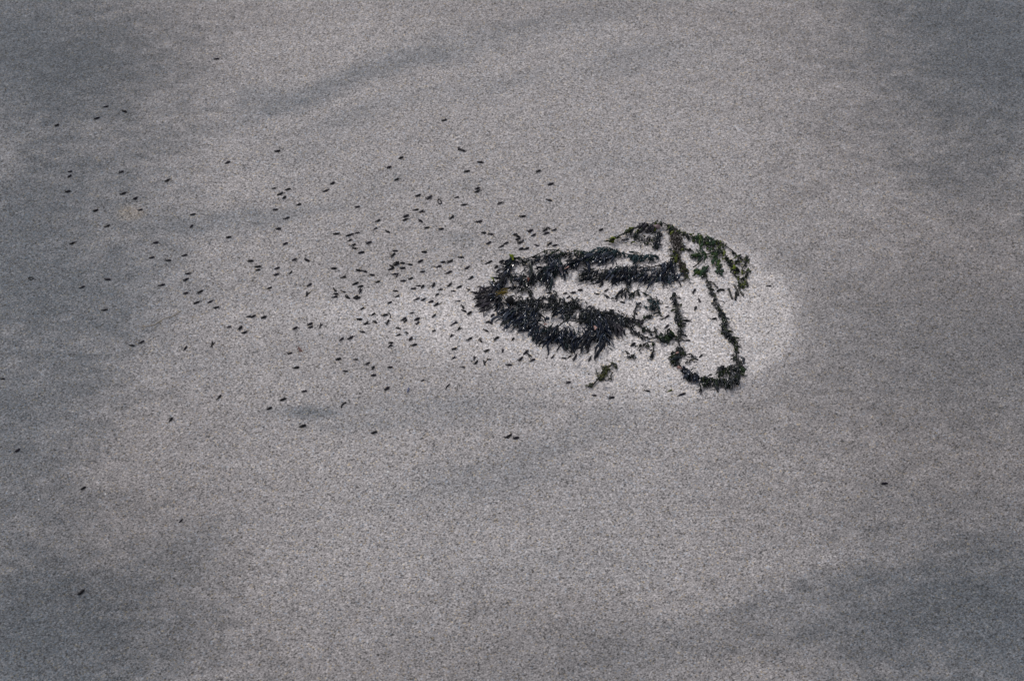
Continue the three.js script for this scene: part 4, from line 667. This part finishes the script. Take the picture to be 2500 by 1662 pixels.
  ["third from left of the down tilted black fragments in the dense scatter", "fragments in the left half of the dense scatter", "p -0.293 -0.023 -0.30 11"],
  ["leftmost of the slanting black fragments in the dense scatter", "fragments in the left half of the dense scatter", "p -0.334 -0.003 0.83 12"],
  ["second from left of the slanting black fragments in the dense scatter", "fragments in the left half of the dense scatter", "p -0.316 -0.007 0.73 13"],
  ["the only ragged level black fragment in the middle of the scatter", "fragments in the middle of the scatter", "s -0.433 0.035 0.13 10"],
  ["reddish brown fragment lying steep among the black ones at lower left", "", "b -0.413 0.023 -1.15 18"],
  ["rightmost of the slightly slanting black fragments in the lower fringe", "fragments in the lower fringe of the scatter", "p -0.337 0.054 0.38 11"],
  ["the only ragged level black fragment in the lower fringe", "fragments in the lower fringe of the scatter", "s -0.304 0.055 -0.00 8"],
  ["second from left of the slanting black fragments in the lower fringe", "fragments in the lower fringe of the scatter", "p -0.280 0.068 0.62 11"],
  ["second from left of the slightly slanting black fragments in the lower fringe", "fragments in the lower fringe of the scatter", "p -0.418 0.078 0.31 12"],
  ["the only ragged steep black fragment in the lower fringe", "fragments in the lower fringe of the scatter", "s -0.269 0.080 1.08 11"],
  ["second from left of the level black fragments in the lower fringe", "fragments in the lower fringe of the scatter", "p -0.322 0.089 -0.00 10"],
  ["rightmost of the level black fragments in the lower fringe", "fragments in the lower fringe of the scatter", "p -0.236 0.078 -0.00 10"],
  ["third from left of the level black fragments in the lower fringe", "fragments in the lower fringe of the scatter", "p -0.267 0.101 0.21 10"],
  ["leftmost of the level black fragments in the lower fringe", "fragments in the lower fringe of the scatter", "p -0.398 0.146 0.21 10"],
  ["leftmost of the slightly slanting black fragments in the lower fringe", "fragments in the lower fringe of the scatter", "p -0.437 0.168 0.45 13"],
  ["leftmost of the slanting black fragments in the lower fringe", "fragments in the lower fringe of the scatter", "p -0.462 0.193 0.55 11"],
  ["thin curled dark fragment standing steep below the scatter", "", "c -0.322 0.183 1.08 14"],
  ["rightmost of the slanting black fragments in the lower fringe", "fragments in the lower fringe of the scatter", "p -0.240 0.138 0.72 12"],
  ["black fragment at the left end of the dark damp streak below the scatter", "", "p -0.396 0.241 0.38 13"],
  ["black fragment at the right end of the dark damp streak below the scatter", "", "p -0.260 0.260 0.37 12"],
  ["second from left of the slightly slanting black fragments in the crowded patch, lower half", "fragments in the crowded patch, lower half", "p -0.191 0.016 0.31 12"],
  ["rightmost of the slightly slanting black fragments in the crowded patch, lower half", "fragments in the crowded patch, lower half", "p -0.113 0.028 0.38 11"],
  ["right one of the two forked slanting black fragments in the lower fringe", "fragments in the lower fringe of the scatter", "f -0.113 0.052 0.72 11"],
  ["the only forked down tilted black fragment in the lower fringe", "fragments in the lower fringe of the scatter", "f -0.095 0.079 -0.25 9"],
  ["leftmost of the forked steep black fragments below the band", "fragments below left of the lower seaweed band", "f -0.074 0.055 1.46 13"],
  ["the only ragged slanting black fragment below the band", "fragments below left of the lower seaweed band", "s -0.070 0.067 0.90 12"],
  ["second from left of the forked steep black fragments below the band", "fragments below left of the lower seaweed band", "f -0.054 0.067 1.52 13"],
  ["the only ragged down tilted black fragment below the band", "fragments below left of the lower seaweed band", "s -0.045 0.058 -0.26 9"],
  ["left one of the two slanting black fragments below the band", "fragments below left of the lower seaweed band", "p -0.049 0.033 0.67 11"],
  ["rightmost of the forked steep black fragments below the band", "fragments below left of the lower seaweed band", "f -0.019 0.033 1.33 14"],
  ["the only level black fragment below the band", "fragments below left of the lower seaweed band", "p -0.006 0.073 -0.05 11"],
  ["left one of the two forked slanting black fragments in the lower fringe", "fragments in the lower fringe of the scatter", "f -0.172 0.115 0.61 9"],
  ["violet blue shell like fragment on bare sand below the scatter", "", "v -0.199 0.143 1.42 13"],
  ["thin curled dark fragment standing steep, below left of the seaweed", "", "c -0.124 0.134 1.14 14"],
  ["ragged black fragment, left one of a pair on bare sand below the seaweed", "", "s -0.007 0.270 0.59 15"],
  ["black fragment, right one of a pair on bare sand below the seaweed", "", "p 0.008 0.275 0.25 11"],
  ["left one of two neighbouring black fragments on the left sand", "", "p -0.742 0.014 -0.20 11"],
  ["right one of two neighbouring black fragments on the left sand", "", "p -0.724 0.004 0.64 12"],
  ["black fragment cut off by the left edge of the photo", "", "p -0.982 0.109 -0.00 9"],
  ["leftmost of the level black fragments in the middle of the scatter", "fragments in the middle of the scatter", "p -0.520 -0.071 0.13 10"],
  ["leftmost of the slanting black fragments in the middle of the scatter", "fragments in the middle of the scatter", "p -0.511 -0.072 0.70 11"],
  ["the only forked slanting black fragment in thin left scatter", "fragments left of the middle scatter", "f -0.557 -0.042 0.26 10"],
  ["the only steep black fragment in thin left scatter", "fragments left of the middle scatter", "p -0.534 -0.038 1.09 12"],
  ["rightmost of the slanting black fragments in thin left scatter", "fragments left of the middle scatter", "p -0.525 -0.026 0.56 11"],
  ["left one of the two forked steep black fragments in thin left scatter", "fragments left of the middle scatter", "f -0.638 0.021 1.13 15"],
  ["right one of the two forked steep black fragments in thin left scatter", "fragments left of the middle scatter", "f -0.586 0.008 1.27 13"],
  ["steeply tilted dark fragment below the left scatter, above a lone one", "", "p -0.560 0.160 1.08 13"],
  ["steeply tilted dark fragment lying alone below the left scatter", "", "p -0.647 0.224 1.12 13"],
  ["faint dark fragment near the left edge, below the scatter", "", "p -0.926 0.308 0.75 12"],
  ["black fragment on the lower left sand, upper of two far apart", "", "p -0.791 0.408 0.69 11"],
  ["stubby dark fragment lying alone on the lower left sand", "", "p -0.604 0.492 1.01 10"],
  ["long thin black fragment, lowest one at the lower left", "", "p -0.765 0.669 0.82 14"],
  ["lone black fragment far to the lower right of the seaweed", "", "p 0.688 0.397 0.12 12"],
  ["lone black fragment on pale sand right of the green seaweed fan", "", "p 0.514 -0.161 -0.08 9"],
  ["dark fragment below the small loose sprig, left one of two", "", "p 0.157 0.157 -0.20 9"],
  ["dark fragment below the small loose sprig, right one of two", "", "p 0.190 0.164 0.13 11"],
  ["dark fragment below the seaweed, midway between loop and small sprig", "", "p 0.259 0.146 -0.31 10"],
  ["small green fragment below the long seaweed loop", "", "g 0.303 0.145 0.52 9"],
  ["long blue black fragment below the bottom of the long seaweed loop", "", "p 0.324 0.157 0.44 17"],
  ["dark fragment left of the small loose sprig", "", "p 0.108 0.123 0.30 10"],
  ["tiny round dark speck beside the small loose sprig", "", "p 0.148 0.097 -0.71 5"],
  ["brown fragment lying inside the bottom of the long seaweed loop", "", "p 0.367 0.046 0.94 11"],
  ["leftmost of the slanting black fragments under the lower band", "fragments under the lower seaweed band", "p 0.027 0.038 0.93 16"],
  ["leftmost of the steep black fragments under the lower band", "fragments under the lower seaweed band", "p 0.017 0.056 0.98 13"],
  ["the only forked steep black fragment under the lower band", "fragments under the lower seaweed band", "f 0.034 0.045 -1.06 13"],
  ["second from left of the slanting black fragments under the lower band", "fragments under the lower seaweed band", "p 0.040 0.060 0.54 11"],
  ["second from left of the steep black fragments under the lower band", "fragments under the lower seaweed band", "p 0.079 0.049 1.05 11"],
  ["the only forked down tilted black fragment under the lower band", "fragments under the lower seaweed band", "f 0.101 0.052 -0.31 11"],
  ["third from left of the steep black fragments under the lower band", "fragments under the lower seaweed band", "p 0.122 0.052 1.19 20"],
  ["the only forked slanting black fragment under the lower band", "fragments under the lower seaweed band", "f 0.111 0.048 0.80 11"],
  ["rightmost of the steep black fragments under the lower band", "fragments under the lower seaweed band", "p 0.151 0.056 1.25 15"],
  ["rightmost of the slanting black fragments under the lower band", "fragments under the lower seaweed band", "p 0.164 0.048 0.49 11"],
  ["leftmost of the level black fragments inside the open seaweed ring", "fragments inside the open middle of the seaweed", "p 0.074 -0.161 -0.13 8"],
  ["the only slightly slanting black fragment inside the open seaweed ring", "fragments inside the open middle of the seaweed", "p 0.106 -0.138 0.46 9"],
  ["third from left of the level black fragments inside the open seaweed ring", "fragments inside the open middle of the seaweed", "p 0.122 -0.140 0.13 11"],
  ["rightmost of the level black fragments inside the open seaweed ring", "fragments inside the open middle of the seaweed", "p 0.136 -0.148 -0.00 10"],
  ["the only forked down tilted black fragment inside the open seaweed ring", "fragments inside the open middle of the seaweed", "f 0.170 -0.138 -0.51 10"],
  ["the only slanting black fragment inside the open seaweed ring", "fragments inside the open middle of the seaweed", "p 0.188 -0.148 0.71 11"],
  ["the only forked steep black fragment inside the open seaweed ring", "fragments inside the open middle of the seaweed", "f 0.189 -0.131 -1.01 15"],
  ["the only down tilted black fragment inside the open seaweed ring", "fragments inside the open middle of the seaweed", "p 0.219 -0.112 -0.39 10"],
  ["the only steep black fragment inside the open seaweed ring", "fragments inside the open middle of the seaweed", "p 0.077 -0.131 1.20 8"],
  ["second from left of the level black fragments inside the open seaweed ring", "fragments inside the open middle of the seaweed", "p 0.074 -0.140 0.08 10"],
  ["the only forked slanting black fragment inside the open seaweed ring", "fragments inside the open middle of the seaweed", "f 0.112 -0.127 0.61 11"],
  ["the only slightly slanting black fragment beside the long loop", "fragments beside the long seaweed loop", "p 0.307 -0.098 0.26 7"],
  ["rightmost of the slanting black fragments beside the long loop", "fragments beside the long seaweed loop", "p 0.305 -0.068 0.79 14"],
  ["second from left of the slanting black fragments beside the long loop", "fragments beside the long seaweed loop", "p 0.296 -0.062 0.49 7"],
  ["second from left of the steep black fragments beside the long loop", "fragments beside the long seaweed loop", "p 0.304 -0.040 0.96 13"],
  ["left one of the two level black fragments beside the long loop", "fragments beside the long seaweed loop", "p 0.344 -0.057 -0.13 13"],
  ["right one of the two level black fragments beside the long loop", "fragments beside the long seaweed loop", "p 0.343 0.001 0.13 11"],
  ["dark fragment standing steep inside the upper part of the long seaweed loop", "", "p 0.363 -0.093 1.23 13"],
  ["pale violet ragged fragment inside the top of the long seaweed loop", "", "f 0.373 -0.119 -1.38 15"],
  ["dark fragment at the very top inside the long seaweed loop", "", "p 0.363 -0.146 1.10 14"],
  ["black fragment lying inside the long seaweed loop, close to its right side", "", "f 0.398 -0.065 0.31 12"],
  ["thin curled fragment just outside the right side of the seaweed loop", "", "c 0.419 -0.115 -0.52 9"],
  ["leftmost of the slanting black fragments beside the long loop", "fragments beside the long seaweed loop", "p 0.236 0.013 0.79 13"],
  ["the only forked steep black fragment beside the long loop", "fragments beside the long seaweed loop", "f 0.225 0.036 -1.08 12"],
  ["rightmost of the steep black fragments beside the long loop", "fragments beside the long seaweed loop", "p 0.333 -0.127 -1.25 7"],
  ["leftmost of the steep black fragments beside the long loop", "fragments beside the long seaweed loop", "p 0.294 -0.109 -1.02 5"]
];
for (const [label, group, list] of frags) for (const s of list.split('; ')) {
  const [kd, ...v] = s.split(' '), [x, z, head, mm] = v.map(Number), sp = special[kd], kind = sp ? sp[0] : kd, gs = KINDS[kind];
  const L = mm / 1000 * 1.1, o = shade(new THREE.Mesh(gs[Math.floor(rnd() * gs.length)], sp ? sp[1] : [blackA, blackA, blackB, blackC][Math.floor(rnd() * 4)]));
  o.name = numbered(kind === 'p' ? 'seaweed_fragment' : 'shredded_seaweed_fragment');
  o.position.set(x, relief(x, z) - 0.0004, z); o.rotation.y = head; o.scale.set(L * 1.06, Math.min(L, 0.013) , Math.min(L, 0.014) * rr(0.72, 1.2));
  tag(o, label, 'seaweed fragment', group); scene.add(o);
}
{ // thin half buried thread on the left sand
  const c = new THREE.CatmullRomCurve3(scar.map(([x, z], i) => new THREE.Vector3(x, relief(x, z) + 0.0004, z + (i % 2 ? 0.002 : -0.002))));
  const o = shade(new THREE.Mesh(new THREE.TubeGeometry(c, 40, 0.0009, 6), wet(0.27, 0.24, 0.20, 0.9))); o.name = numbered('seaweed_thread');
  tag(o, 'thin pale brown curved thread half buried in the sand at mid left', 'thread', ''); scene.add(o);
}
{ // tiny white shell flecks
  const base = new THREE.SphereGeometry(1, 10, 6, 0, Math.PI * 2, 0, Math.PI / 2); base.scale(1, 0.45, 0.8);
  const sm = new THREE.MeshPhysicalMaterial({ color: new THREE.Color().setRGB(0.5, 0.5, 0.5), roughness: 0.5, side: THREE.DoubleSide });
  for (const [x, z, s, label] of [[-0.074, -0.828, 0.0026, 'tiny bright white shell fleck on the upper sand, right of the dark streaks'], [-0.749, 0.422, 0.002, 'tiny white shell fleck near a black fragment on the lower left sand'], [-0.870, 0.436, 0.0018, 'tiny white shell fleck close to the left edge of the lower sand'], [-0.230, 0.365, 0.0034, 'pale shell chip on bare sand below the dark damp streak']]) {
    const o = shade(new THREE.Mesh(base, sm)); o.name = numbered('shell_fleck'); o.scale.setScalar(s); o.position.set(x, relief(x, z) - 0.0002, z); o.rotation.y = s * 900; tag(o, label, 'shell', ''); scene.add(o);
  }
}
renderer.render(scene, camera);
